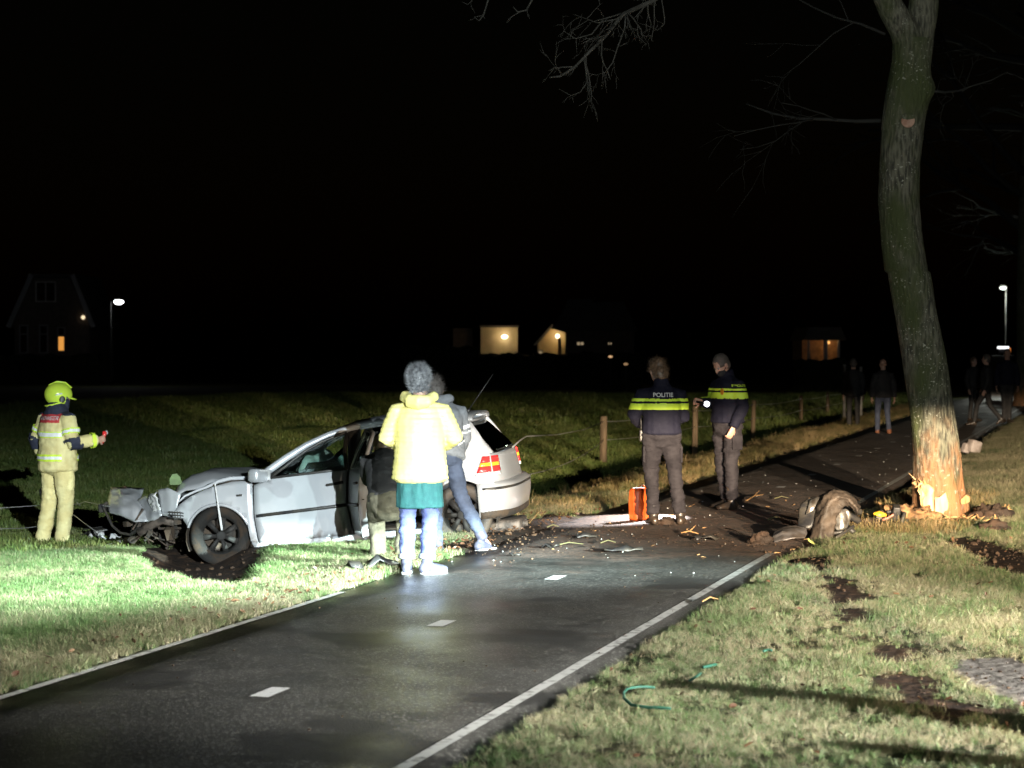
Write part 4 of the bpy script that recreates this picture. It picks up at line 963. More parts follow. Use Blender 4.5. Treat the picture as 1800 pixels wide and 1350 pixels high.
    ab = MB(); ab.ball((.33, .36, .86), (.09, .17, .14), 14); ab.ball((.27, .32, .80), (.08, .15, .12), 12); ab.tube([(.36, .2, .95), (.22, .3, .84)], [.07, .06], n=10); o = ab.build('driver_airbag', M['airbag'], car); crumple(o, .03, 9, 3)
    ab = MB(); ab.ball((.40, -.36, .90), (.15, .28, .12), 14); ab.ball((.28, -.30, .86), (.07, .22, .16), 14); o = ab.build('passenger_airbag', M['airbag'], car); crumple(o, .04, 8, 5)
    # --- crushed bonnet
    G = []; prof = [(.80, .838), (.93, .865), (1.10, .90), (1.28, .928), (1.42, .935), (1.56, .905), (1.66, .862), (1.74, .80), (1.79, .71), (1.82, .62)]
    for i, (x, z) in enumerate(prof):
        row = []
        for j in range(17):
            t = 1-2*j/16; hw = .70-.02*i; y = hw*t; dz = -.05*abs(t)**3 + .028*noise.noise(Vector((x*4, y*3, 1)))*(1 if i > 1 else .3) + .04*noise.noise(Vector((x*2, y*5, 8)))*(i/9)
            if t > .7: dz -= (.085 if 3 < i < 9 else .03)*(t-.7)/.3
            row.append((x + .03*noise.noise(Vector((y*4, z*5, 3)))*(i/9), y, z+dz))
        G.append(row)
    hb = MB(); hb.grid(G); o = hb.build('bonnet', P_, car, solid=.012)
    # buckled rim of the bonnet on the near side and a dark sheet for the shade in the gap under it
    rp = [cl(u, v, .72) for u, v in ((447, 836), (430, 840), (405, 841), (385, 846), (362, 857), (345, 863), (325, 872), (312, 884))]
    rm = MB(); rm.tube(rp, [(.012, .012), (.016, .02), (.018, .022), (.018, .02), (.015, .016), (.014, .014), (.012, .012), (.008, .008)], n=7); rm.build('bonnet_rim', M['paint_in'], o)
    gp = MB(); gp.grid([[cl(u, v, .70) for u, v in ((440, 843), (400, 846), (365, 862), (335, 878), (312, 890))], [cl(u, v, .66) for u, v in ((440, 855), (400, 862), (365, 878), (335, 890), (315, 900))]]); gp.build('wing_gap_shade', M['under'], car, solid=.03)
    # torn-off front skin, folded outwards: bumper cover and near-side corner
    def sheet(nm, rows, mt, par, cru=.012, sub=2, th=.012, fr=9):
        m_ = MB(); m_.grid([[Vector(p) for p in r_] for r_ in rows]); o_ = m_.build(nm, mt, par, solid=0)
        sd_ = o_.modifiers.new('s', 'SUBSURF'); sd_.subdivision_type = 'SIMPLE'; sd_.levels = sub; sd_.render_levels = sub
        bake(o_); crumple(o_, cru, fr, 4); q = o_.modifiers.new('thickness', 'SOLIDIFY'); q.thickness = th; return o_
    def cc(u, v, y): return cl(u, v, y)
    sheet('bumper_cover', [[cc(195, 858, -.30), cc(215, 858, -.22), (cc(240, 858, -.15)), cc(253, 859, -.12)],
                           [cc(191, 880, -.05), cc(215, 873, .12), cc(235, 876, .20), cc(246, 880, .22)],
                           [cc(190, 898, .15), cc(212, 895, .36), cc(238, 898, .48), cc(258, 900, .46)],
                           [cc(190.5, 901, .16), cc(214, 907, .40), cc(238, 918, .55), cc(258, 917, .60)]], P_, car, .015)
    sheet('bumper_corner', [[cc(243, 878, .22), cc(258, 872, .36), cc(272, 868, .52)], [cc(250, 893, .36), cc(263, 890, .50), cc(279, 890, .66)], [cc(257, 918, .60), cc(271, 915, .68), cc(285, 906, .75)]], P_, car, .02)
    sheet('headlight', [[cc(262, 872, .48), cc(268, 868, .55), cc(274, 866, .62)], [cc(263, 888, .52), cc(270, 886, .60), cc(278, 885, .68)], [cc(268, 900, .60), cc(275, 899, .66), cc(282, 896, .72)]], M['lamp_clear'], car, .03, fr=22)
    sheet('front_corner', [[cc(276, 862, .55), cc(296, 858, .66), cc(318, 868, .74)], [cc(280, 882, .62), cc(300, 880, .74), cc(314, 884, .76)], [cc(284, 906, .70), cc(296, 908, .78), cc(310, 898, .80)]], P_, car, .012)
    gr = MB()
    for k in range(3): gr.tube([cc(296, 900+k*5, .82), cc(316, 901+k*5, .84), cc(333, 905+k*4, .80)], [(.006, .008)]*3, n=6)
    for k in range(8): gr.tube([cc(298+k*4.6, 899, .82), cc(299+k*4.6, 911, .82)], .005, n=5)
    gr.build('fog_light_grille', M['black'], car)
    bs = MB(); bs.tube([cc(188, 884, .1), cc(180, 890, .15), cc(188, 905, .2), cc(198, 925, .3), cc(212, 937, .35), cc(230, 940, .4), cc(246, 928, .5)], [(.014, .022)]*7, n=8); bs.box(cc(181, 893, .1), (.07, .12, .09), bev=.015)
    bs.build('bumper_bracket', M['black'], car)
    be = MB(); be.tube([cc(245, 936, .5), cc(262, 925, .55), cc(285, 914, .6), cc(305, 918, .62)], [(.03, .045)]*4, n=8, side=(0, 1, 0)); be.build('cross_beam', M['rust'], car)
    # engine bay rubbish under the bonnet
    rr = random.Random(3); eb = MB()
    for i in range(46):
        u = rr.uniform(225, 335); v = 905 + (u-225)*.02 + rr.uniform(0, 46); y = rr.uniform(-.1, .62); c = cc(u, v, y)
        if rr.random() < .5: eb.box(c, (rr.uniform(.03, .14), rr.uniform(.03, .12), rr.uniform(.02, .09)), rot=Euler((rr.uniform(0, 3), rr.uniform(0, 3), rr.uniform(0, 3))).to_matrix())
        else: eb.tube([c, c+Vector((rr.gauss(0, .06), rr.gauss(0, .05), rr.gauss(0, .05))), c+Vector((rr.gauss(0, .12), rr.gauss(0, .08), rr.gauss(-.02, .06)))], rr.uniform(.006, .016), n=6, cap=.3)
    eb.box((1.45, 0, .45), (.35, 1.1, .4)); eb.build('engine_parts', M['under'], car, smooth=False)
    tr = MB(); a = cc(378, 850, .9); tr.tube([a, cc(383, 885, .93), cc(387, 912, .96), cc(390, 931, 1.0)], [.007, .009, .013, .011], n=8, side=None); tr.build('trim_strip', M['white'], car)
    # wheels
    wheel(car, (1.20, .735, .305), steer=20, camber=-4); wheel(car, (1.20, -.72, .305), steer=-14)
    wheel(car, (-1.30, .745, .325), muddy=False); wheel(car, (-1.30, -.745, .325), muddy=False)
    return car
def bake(o):
    dg = bpy.context.evaluated_depsgraph_get(); me = bpy.data.meshes.new_from_object(o.evaluated_get(dg))
    ms = [q for q in o.data.materials]; nm = o.data.name; old = o.data; o.modifiers.clear(); o.data = me; bpy.data.meshes.remove(old); me.name = nm
    if not len(me.materials):
        for q in ms: me.materials.append(q)
    me.polygons.foreach_set('use_smooth', [True]*len(me.polygons))
def crumple(o, amp, freq, seed=0, aniso=(1, 1, 1)):
    me = o.data; me.update()
    nn = [v.normal.copy() for v in me.vertices]
    for v, q in zip(me.vertices, nn):
        p = Vector((v.co.x*aniso[0], v.co.y*aniso[1], v.co.z*aniso[2]))*freq + Vector((seed*7.3, seed*3.1, seed))
        a = noise.noise(p); a = (1-2*abs(a)) - .4
        v.co += q*(a*amp)
    me.update()
CAR = build_car()

# ------------------------------------------------------------------ people
def remesh(mb, voxel, smooth=4):
    me = mesh(mb.v, mb.f); o = bpy.data.objects.new('tmp', me); COL.objects.link(o)
    r = o.modifiers.new('r', 'REMESH'); r.mode = 'VOXEL'; r.voxel_size = voxel
    if smooth: q = o.modifiers.new('s', 'SMOOTH'); q.factor = .5; q.iterations = smooth
    dg = bpy.context.evaluated_depsgraph_get(); m2 = bpy.data.meshes.new_from_object(o.evaluated_get(dg))
    bpy.data.objects.remove(o); bpy.data.meshes.remove(me); return m2
def wrinkle(me, amp, freq=9, stretch=(1, 1, 1.8), seed=0):
    me.update(); nn = [v.normal.copy() for v in me.vertices]
    for v, q in zip(me.vertices, nn):
        p = Vector((v.co.x*stretch[0], v.co.y*stretch[1], v.co.z*stretch[2]))*freq + Vector((seed*5.1, seed*2.3, seed*1.7))
        v.co += q*(noise.noise(p)*.7 + noise.noise(p*2.3)*.4)*amp
    me.update()
def cloth(name, parent, mb, m, voxel=.014, smooth=4, wr=.006, freq=9, seed=0, bands=(), stretch=(1, 1, 1.8), fn=None):
    """one garment; bands = [(name, material, test(point))]: reflective and coloured bands become sub-parts lying on it"""
    me = remesh(mb, voxel, smooth)
    if fn: fn(me)
    if wr: wrinkle(me, wr, freq, stretch, seed)
    o = link(name, me, parent, m)
    if bands:
        cen = [p.center.copy() for p in me.polygons]; lift = .002
        for bn, bm_, test in bands:
            idx = [i for i, c in enumerate(cen) if test(c)]
            if not idx: continue
            own = {}; par = {}
            def root_(q):
                while par[q] != q: par[q] = par[par[q]]; q = par[q]
                return q
            for i in idx:
                par[i] = i
                for k in me.polygons[i].vertices:
                    if k in own: par[root_(i)] = root_(own[k])
                    else: own[k] = i
            gr = {}
            for i in idx: gr.setdefault(root_(i), []).append(i)
            lift += .002
            for g in gr.values():
                if len(g) < 8: continue
                mp = {}; v = []; f = []
                for i in g:
                    q = []
                    for k in me.polygons[i].vertices:
                        if k not in mp: mp[k] = len(v); vv = me.vertices[k]; v.append(vv.co + vv.normal*lift)
                        q.append(mp[k])
                    f.append(q)
                link(bn, mesh(v, f), o, bm_)
    return o
def text_on(body, parent, target, size, loc, m, dirv=(0, 1, 0), right=(1, 0, 0), up=(0, 0, 1), spacing=1.0):
    """printed lettering laid onto a garment"""
    c = bpy.data.curves.new('t', 'FONT'); c.body = body; c.size = size; c.align_x = 'CENTER'; c.align_y = 'CENTER'; c.space_character = spacing; c.offset = size*.012
    o = bpy.data.objects.new('t', c); COL.objects.link(o)
    dg = bpy.context.evaluated_depsgraph_get(); me = bpy.data.meshes.new_from_object(o.evaluated_get(dg)); bpy.data.objects.remove(o)
    bm = bmesh.new(); tm = target.data; bv = BVHTree.FromPolygons([v.co for v in tm.vertices], [list(p.vertices) for p in tm.polygons])
    loc, dirv, right, up = (Vector(q) for q in (loc, dirv, right, up))
    for v in me.vertices:
        p = loc + right*v.co.x + up*v.co.y; h = bv.ray_cast(p - dirv*.5, dirv)
        v.co = (h[0] - dirv*.016) if h[0] is not None else p
    return link('lettering', me, parent, m, False)

def J0(h=1.75, **kw):
    k = h/1.75
    J = dict(pel=(0, 0, .95), waist=(0, 0, 1.08), chest=(0, .0, 1.28), neck=(0, -.005, 1.47), head=(0, .015, 1.625), headr=(0, 0, 0),
             sL=(-.185, -.005, 1.41), sR=(.185, -.005, 1.41), eL=(-.235, -.03, 1.13), eR=(.235, -.03, 1.13), wL=(-.245, .05, .88), wR=(.245, .05, .88),
             hL=(-.095, 0, .92), hR=(.095, 0, .92), kL=(-.105, .02, .50), kR=(.105, .02, .50), aL=(-.115, -.03, .085), aR=(.115, -.03, .085), tL=(-.135, .155, .03), tR=(.135, .155, .03),
             pnL=(1, 0, 0), pnR=(-1, 0, 0), hdL=None, hdR=None, curl=.5)
    J = {a: (Vector([c*k for c in b]) if isinstance(b, tuple) and a not in ('headr', 'pnL', 'pnR') else b) for a, b in J.items()}
    for a, b in kw.items(): J[a] = Vector([c*k for c in b]) if (isinstance(b, tuple) and a not in ('headr', 'pnL', 'pnR', 'hdL', 'hdR')) else b
    J['k'] = k
    return J
def head_blob(mb, J, jaw=1.0):
    k = J['k']; H = J['head']; Rm = Euler(tuple(R(a) for a in J['headr'])).to_matrix(); T = lambda x, y, z: H + Rm @ (Vector((x, y, z))*k)
    mb.ball(T(0, -.012, .035), (.074*k, .092*k, .088*k), 16, Rm); mb.ball(T(0, .02, -.03), (.060*k, .068*k, .075*k), 14, Rm); mb.ball(T(0, .045, -.075), (.038*k*jaw, .038*k, .030*k), 10, Rm)
    mb.tube([T(0, .082, .018), T(0, .10, -.018), T(0, .092, -.032)], [.010*k, .014*k, .012*k], n=8)      # nose
    mb.tube([T(-.03, .072, .03), T(.03, .072, .03)], .012*k, n=8)                                        # brow
    mb.tube([T(-.02, .082, -.058), T(.02, .082, -.058)], .009*k, n=8)                                    # lips
    for s in (-1, 1): mb.ball(T(s*.076, -.008, -.005), (.012*k, .022*k, .034*k), 8, Rm)
    return T, Rm
def hand(mb, w, d, pn, k=1.0, curl=.5, left=False):
    """palm, four unequal bent fingers and a thumb; d = wrist to knuckles, pn = palm normal"""
    d = Vector(d).normalized(); pn = Vector(pn); pn = (pn - d*pn.dot(d)).normalized(); s = d.cross(pn)*(1 if left else -1)   # s = towards the thumb
    w = Vector(w)
    mb.tube([w, w+d*.045*k, w+d*.095*k], [(.027*k, .018*k), (.036*k, .017*k), (.041*k, .014*k)], n=10, side=s)
    for i, (L, o) in enumerate(((.072, .032), (.080, .011), (.075, -.011), (.058, -.032))):
        p = w+d*.09*k+s*o*k; a = curl*.5; dd = d
        pts = [p-d*.02*k, p]
        for q in (.45, .32, .23):
            dd = (d*math.cos(a)+pn*math.sin(a)+s*o*1.6*(1-curl)).normalized(); pts.append(pts[-1]+dd*L*k*q); a += curl*.9
        mb.tube(pts, [.0095*k, .0095*k, .0088*k, .0082*k, .0072*k], n=7)
    t = w+d*.03*k+s*.03*k; e = (d*.6+s*.75+pn*.35).normalized(); f = (d*.9+s*.25+pn*.5).normalized()
    mb.tube([t-e*.015*k, t+e*.032*k, t+e*.032*k+f*.03*k, t+e*.03*k+f*.052*k], [.013*k, .0115*k, .0105*k, .009*k], n=7)
def person(label, loc, yaw, J, voxel=.009, group=None, hands=True, skin='skin', eyes=True):
    k = J['k']; mb = MB()
    mb.tube([J['pel'], J['waist'], J['chest'], J['neck']], [(.12*k, .085*k), (.115*k, .08*k), (.13*k, .085*k), (.06*k, .055*k)], n=14, side=(J['sR']-J['sL']))
    mb.tube([J['neck']-Vector((0, 0, .03*k)), J['neck'].lerp(J['head'], .75)], [.062*k, .058*k], n=12)
    T, Rm = head_blob(mb, J)
    for s in 'LR':
        S_ = J['s'+s].lerp(J['chest'], .12)-Vector((0, 0, .04*k)); mb.tube([J['chest'].lerp(S_, .5)+Vector((0, 0, .03*k)), S_, J['e'+s], J['w'+s]], [.05*k, .040*k, .034*k, .026*k], n=10)
        mb.tube([J['pel'].lerp(J['h'+s], .6), J['h'+s], J['k'+s], J['a'+s]], [.07*k, .072*k, .05*k, .036*k], n=10)
        mb.tube([J['a'+s]-Vector((0, 0, .02*k)), J['t'+s]+Vector((0, 0, .012*k))], [(.034*k, .03*k), (.034*k, .018*k)], n=8)
        if hands:
            d = J['hd'+s] if J['hd'+s] is not None else (J['w'+s]-J['e'+s]); hand(mb, J['w'+s], d, J['pn'+s], k, J['curl'], left=(s == 'L'))
    me = remesh(mb, voxel, 2)
    o = link('person', me, None, M[skin]); o.location = loc; o.rotation_euler = (0, 0, R(yaw)); tag(o, label, 'person', group)
    if eyes:
        first = None
        for s in (-1, 1):
            e = MB(); e.ball(T(s*.032, .074, .012), .0115*k, 8); q = e.build('eye', [M['sole'], M['dark']], o)
            for p in q.data.polygons:
                p.material_index = 1 if (Rm.transposed() @ (p.center-T(s*.032, .074, .012))).y > .006*k else 0
    J['T'] = T; J['Rm'] = Rm
    return o
def legs(J, r=1.0, cuff=None):
    k = J['k']; mb = MB(); sd = J['sR']-J['sL']
    up = (J['waist']-J['pel']).normalized()
    mb.tube([J['pel']+up*.10*k, J['pel'], J['pel']-up*.09*k], [(.155*k*r, .115*k*r), (.172*k*r, .13*k*r), (.15*k*r, .115*k*r)], n=16, side=sd)
    for s in 'LR':
        h, n_, a = J['h'+s], J['k'+s], J['a'+s]; e = a.lerp(n_, .06) if cuff is None else a.lerp(n_, cuff)
        mb.tube([h+Vector((0, 0, .03*k)), h.lerp(n_, .35), n_, n_.lerp(a, .45), e], [.098*k*r, .088*k*r, .068*k*r, .064*k*r, .058*k*r], n=14, cap=.3)
    return mb
def torso(J, hem, r=1.0, rx=1.0, ry=1.0, collar=True, ar=1.0, cuff=.0, hoodless=True):
    k = J['k']; mb = MB(); sd = J['sR']-J['sL']; up = (J['waist']-J['pel']).normalized()
    P0 = J['pel']+up*hem*k
    mb.tube([P0, J['pel'].lerp(J['waist'], .4) if hem < .03 else P0+up*.02, J['waist']+up*.03*k, J['chest'], J['chest'].lerp(J['neck'], .62), J['neck'].lerp(J['chest'], -.08)],
            [(.195*k*r*rx, .150*k*r*ry), (.19*k*r*rx, .145*k*r*ry), (.182*k*r*rx, .138*k*r*ry), (.195*k*r*rx, .142*k*r*ry), (.160*k*r*rx, .11*k*r*ry), (.075*k, .075*k)], n=18, side=sd, cap=.25)
    for s in 'LR':
        S_, E_, W_ = J['s'+s], J['e'+s], J['w'+s]; S_ = S_ + Vector((0, 0, -.022*k)) + (J['chest']-S_)*.06
        mb.tube([S_.lerp(J['chest'].lerp(J['neck'], .6), .4), S_, S_.lerp(E_, .5), E_, E_.lerp(W_, .5), W_.lerp(E_, cuff)], [.060*k*ar, .068*k*ar, .068*k*ar, .062*k*ar, .056*k*ar, .046*k*ar], n=12, cap=.35)
    return mb
def footwear(parent, J, s, m, sole=None, name='shoe', shaft=0.0, w=1.0):
    k = J['k']; a, t = J['a'+s], J['t'+s]; d = (t-a); d.z = 0 if abs(d.z) < .12*k else d.z; d.normalize(); dz = Vector((0, 0, 1)); sd = Vector((d.y, -d.x, 0)).normalized()
    mb = MB(); h = a+d*-.05*k; base = min(a.z-.085*k, t.z-.03*k)
    def q(p, z): return Vector((p.x, p.y, z))
    fl = d.z == 0
    if fl:
        mb.tube([q(h, base+.05*k), q(a+d*.03*k, base+.052*k), q(a.lerp(t, .6), base+.045*k), q(t, base+.034*k)], [(.038*k*w, .045*k), (.043*k*w, .050*k), (.050*k*w, .038*k), (.042*k*w, .026*k)], n=12, side=sd)
    else:
        mb.tube([a-d*.04*k, a+d*.06*k, a.lerp(t, .7), t], [(.038*k*w, .045*k), (.043*k*w, .05*k), (.048*k*w, .036*k), (.04*k*w, .026*k)], n=12, side=sd)
    kn = J['k'+s]; up = (kn-a).normalized()
    mb.tube([a-up*.03*k, a+up*(.03*k+shaft)], [.050*k*w, (.050+.08*shaft)*k*w], n=12)
    o = link(name, remesh(mb, .009, 3), parent, m)
    if sole is not None and fl:
        sb = MB(); ol = []
        for f_, ww in ((-.055, .02), (-.04, .036), (.03, .042), (.10, .046), (.155, .046), (.195, .036), (.215, .014)):
            ol.append((f_, ww))
        pts = [a+d*f_*k+sd*ww*k*w for f_, ww in ol] + [a+d*f_*k-sd*ww*k*w for f_, ww in reversed(ol)]
        n = len(pts); v = [q(p, base) for p in pts]+[q(p, base+.024*k) for p in pts]
        sb.add(v, [tuple(range(n-1, -1, -1)), tuple(range(n, 2*n))]+[(i, (i+1) % n, n+(i+1) % n, n+i) for i in range(n)]); sb.build('sole', sole, o, smooth=False)
    return o
def hair_cap(parent, J, m, grow=1.06, low=-.02, front=.045, voxel=.008, extra=None, bump=.004, name='hair', strands=0, sm=None):
    k = J['k']; T, Rm = J['T'], J['Rm']; mb = MB()
    mb.ball(T(0, -.014, .040), (.078*k*grow, .096*k*grow, .092*k*grow), 20, Rm); mb.ball(T(0, -.035, -.005), (.070*k*grow, .072*k*grow, .085*k*grow), 16, Rm)
    if extra: extra(mb, T, Rm, k)
    me = remesh(mb, voxel, 2)
    # keep the scalp only: nothing in front of the hairline and below the nape
    bm = bmesh.new(); bm.from_mesh(me); Ri = Rm.transposed(); H = J['head']
    dl = []
    for f in bm.faces:
        p = Ri @ (f.calc_center_median()-H)/k
        if (p.y > front and p.z < .085) or p.z < low - .06*max(0, min(1, (-p.y+.02)/.08)) or (p.y > -.0 and p.z < -.0+.2*max(0, p.y)): dl.append(f)
    bmesh.ops.delete(bm, geom=dl, context='FACES'); bm.to_mesh(me); bm.free()
    wrinkle(me, bump, 45, (1, 1, 1), 3)
    o = link(name, me, parent, m); md = o.modifiers.new('thickness', 'SOLIDIFY'); md.thickness = .006*k; md.offset = 0
    if strands:
        rd = random.Random(strands); sb = MB(); n = len(me.polygons)
        for i in range(strands):
            p = me.polygons[rd.randrange(n)]; c = p.center.copy(); d = (p.normal + Vector((rd.gauss(0, .45), rd.gauss(0, .45), rd.gauss(.45, .45)))).normalized(); L = rd.uniform(.015, .05)*k; w = .0022; s = d.orthogonal().normalized()*w; s2 = d.cross(s).normalized()*w
            e = c+d*L+Vector((rd.gauss(0, .008), rd.gauss(0, .008), rd.gauss(0, .006)))
            sb.add([c+s, c-s*.5+s2, c-s*.5-s2, e], [(0, 1, 3), (1, 2, 3), (2, 0, 3)])
        sb.build('strands', sm or m, o, smooth=False)
    return o
def face_to(dx, dy): return math.degrees(math.atan2(dy, dx))-90

# --- woman in the yellow jacket, seen from behind
def build_woman():
    Y = 17.3; p = at(738, 620, Y); loc = (p.x, Y, -.005)
    J = J0(1.66, head=(-.005, .03, 1.625), headr=(8, 0, -6), eL=(-.285, .03, 1.15), wL=(-.17, .24, 1.08), eR=(.29, .03, 1.15), wR=(.17, .24, 1.08), sL=(-.20, -.005, 1.40), sR=(.20, -.005, 1.40),
           hL=(-.095, 0, .92), kL=(-.105, .02, .50), aL=(-.112, -.03, .085), tL=(-.115, .16, .03), aR=(.06, -.035, .085), kR=(.085, .01, .5), tR=(.205, .10, .03), hdL=(.5, .8, .1), hdR=(-.5, .8, .1), pnL=(0, 0, -1), pnR=(0, 0, -1), curl=.7)
    w = person('person with short grey hair in a bright yellow quilted jacket, seen from behind', loc, -3, J)
    k = J['k']
    mb = torso(J, -.15, 1.10, rx=1.06, ry=1.12, ar=1.22, cuff=.04)
    mb.tube([J['pel']+Vector((0, 0, -.15*k)), J['pel']+Vector((0, 0, .02))], [(.245*k, .18*k), (.225*k, .165*k)], n=20, side=(1, 0, 0), cap=.1)
    def quilt(me):
        me.update(); nn = [v.normal.copy() for v in me.vertices]
        for v, q in zip(me.vertices, nn):
            z = v.co.z + .004*noise.noise(v.co*9)
            v.co += q*(abs(math.sin(PI*z/.042))**.6-.6)*.008 + q*noise.noise(v.co*14)*.004
    jk = cloth('jacket', w, mb, M['yellow'], .011, 3, .004, seed=1, fn=quilt)
    hb = MB(); nk = J['neck']
    hb.tube([nk+Vector((-.105, .075, .035))*k, nk+Vector((-.125, -.04, .03))*k, nk+Vector((-.07, -.135, -.005))*k, nk+Vector((.0, -.165, -.02))*k, nk+Vector((.07, -.135, -.005))*k, nk+Vector((.125, -.04, .03))*k, nk+Vector((.105, .075, .035))*k], [(.036*k, .04*k), (.042*k, .046*k), (.05*k, .058*k), (.052*k, .066*k), (.05*k, .058*k), (.042*k, .046*k), (.036*k, .04*k)], n=12)
    cloth('hood', jk, hb, M['yellow'], .010, 3, .010, 12, 4)
    tb = MB(); pz = J['pel']
    tb.tube([pz+Vector((0, 0, -.10*k)), pz+Vector((-.005, 0, -.28*k)), pz+Vector((-.005, 0, -.385*k))], [(.19*k, .14*k), (.20*k, .145*k), (.205*k, .15*k)], n=20, side=(1, 0, 0), cap=.08)
    cloth('long_shirt', w, tb, M['teal'], .012, 2, .014, 11, 5, stretch=(1.6, 1.6, .35))
    tr = cloth('jeans', w, legs(J, 1.08, .16), M['denim'], .011, 2, .018, 9, 6, stretch=(1, 1, 2.4))
    for s in 'LR':
        a, n_ = J['a'+s], J['k'+s]; cu = MB(); cu.tube([a.lerp(n_, .11), a.lerp(n_, .195)], [.072*k, .073*k], n=16, cap=.15); cu.build('turn_up', M['sock'], tr)
        so = MB(); so.tube([a, a.lerp(n_, .16)], [.044*k, .046*k], n=12); so.build('sock', M['sock'], w)
        footwear(w, J, s, M['shoe'], M['sole'], 'trainer')
    def ex(mb, T, Rm, k):
        mb.ball(T(0, -.03, .065), (.085*k, .09*k, .085*k), 14, Rm)
    hair_cap(w, J, M['hairg'], 1.10, -.045, .05, .009, ex, .006, strands=2600)
    return w
build_woman()

# --- man in the grey hooded top stepping into the rear of the car
def build_hoodie():
    Y = 19.45; p = at(783, 620, Y)
    J = J0(1.74, pel=(0, 0, .93), waist=(-.0, .06, 1.06), chest=(-.01, .16, 1.23), neck=(-.035, .26, 1.37), head=(-.06, .36, 1.475), headr=(-34, 0, 14), sL=(-.20, .19, 1.32), sR=(.175, .19, 1.32), eL=(-.24, .35, 1.08), eR=(.215, .28, 1.04), wL=(-.15, .55, .98), wR=(.15, .45, .85),
           kL=(-.07, .10, .50), aL=(-.06, -.05, .085), tL=(-.03, .17, .03), hR=(.06, .0, .91), kR=(.16, -.03, .53), aR=(.335, -.07, .18), tR=(.415, .02, .06), curl=.6)
    w = person('person in a grey hooded top leaning in behind the yellow jacket, one leg stretched back', (p.x-.02, Y, -.05), 6, J)
    k = J['k']
    def arm_t(c):  # distance along the right sleeve
        a, b = J['sR'], J['eR']; t = (c-a).dot(b-a)/(b-a).length_squared; return t
    mb = torso(J, -.06, 1.04, ar=1.08, cuff=.03)
    hd = cloth('hooded_top', w, mb, M['grey'], .012, 4, .010, 9, 7, bands=[('stripe', M['white'], lambda c: c.x > .11 and .48 < arm_t(c) < .60), ('thin_stripe', M['white'], lambda c: c.x > .12 and .70 < arm_t(c) < .74)])
    hb = MB(); nk = J['neck']
    hb.tube([nk+Vector((-.10, .03, .02)), nk+Vector((-.08, -.09, .03)), nk+Vector((0, -.15, .02)), nk+Vector((.08, -.10, .035)), nk+Vector((.11, .02, .03))], [(.045, .035), (.06, .05), (.075, .055), (.07, .05), (.045, .035)], n=12)
    cloth('hood', hd, hb, M['grey'], .010, 3, .010, 12, 2)
    cloth('jeans', w, legs(J, 1.0, .07), M['denimg'], .011, 2, .018, 9, 8, stretch=(1, 1, 2.2))
    for s in 'LR': footwear(w, J, s, M['shoe'], M['sole'], 'trainer', 0, 1.1)
    hair_cap(w, J, M['hairm'], 1.05, -.03, .05, .009, None, .005, strands=500)
    return w
build_hoodie()

# --- person bent into the rear door opening
def build_crouch():
    Y = 18.75; p = at(686, 620, Y)
    J = J0(1.74, pel=(0, -.05, .62), waist=(-.02, .06, .76), chest=(-.03, .24, .90), neck=(-.04, .40, 1.00), head=(-.06, .52, 1.05), headr=(-60, 0, 10), sL=(-.21, .34, .96), sR=(.16, .34, .96), eL=(-.19, .52, .78), eR=(.20, .52, .74), wL=(-.10, .74, .80), wR=(.10, .74, .76),
           hL=(-.10, -.03, .60), hR=(.10, -.03, .60), kL=(-.12, .26, .42), kR=(.13, .24, .42), aL=(-.10, .02, .085), aR=(.10, .02, .085), tL=(-.13, .20, .03), tR=(.13, .20, .03))
    w = person('person in a black coat and olive trousers bending into the open rear door', (p.x, Y, -.13), 4, J)
    cloth('coat', w, torso(J, .0, 1.02, ar=1.12), M['dark'], .013, 3, .012, 9, 12)
    cloth('trousers', w, legs(J, 1.16, .05), M['olive'], .012, 3, .016, 8, 13)
    for s in 'LR': footwear(w, J, s, M['leather'], None, 'boot', .1)
    hair_cap(w, J, M['hairb'], 1.06, -.03, .05, .010)
build_crouch()

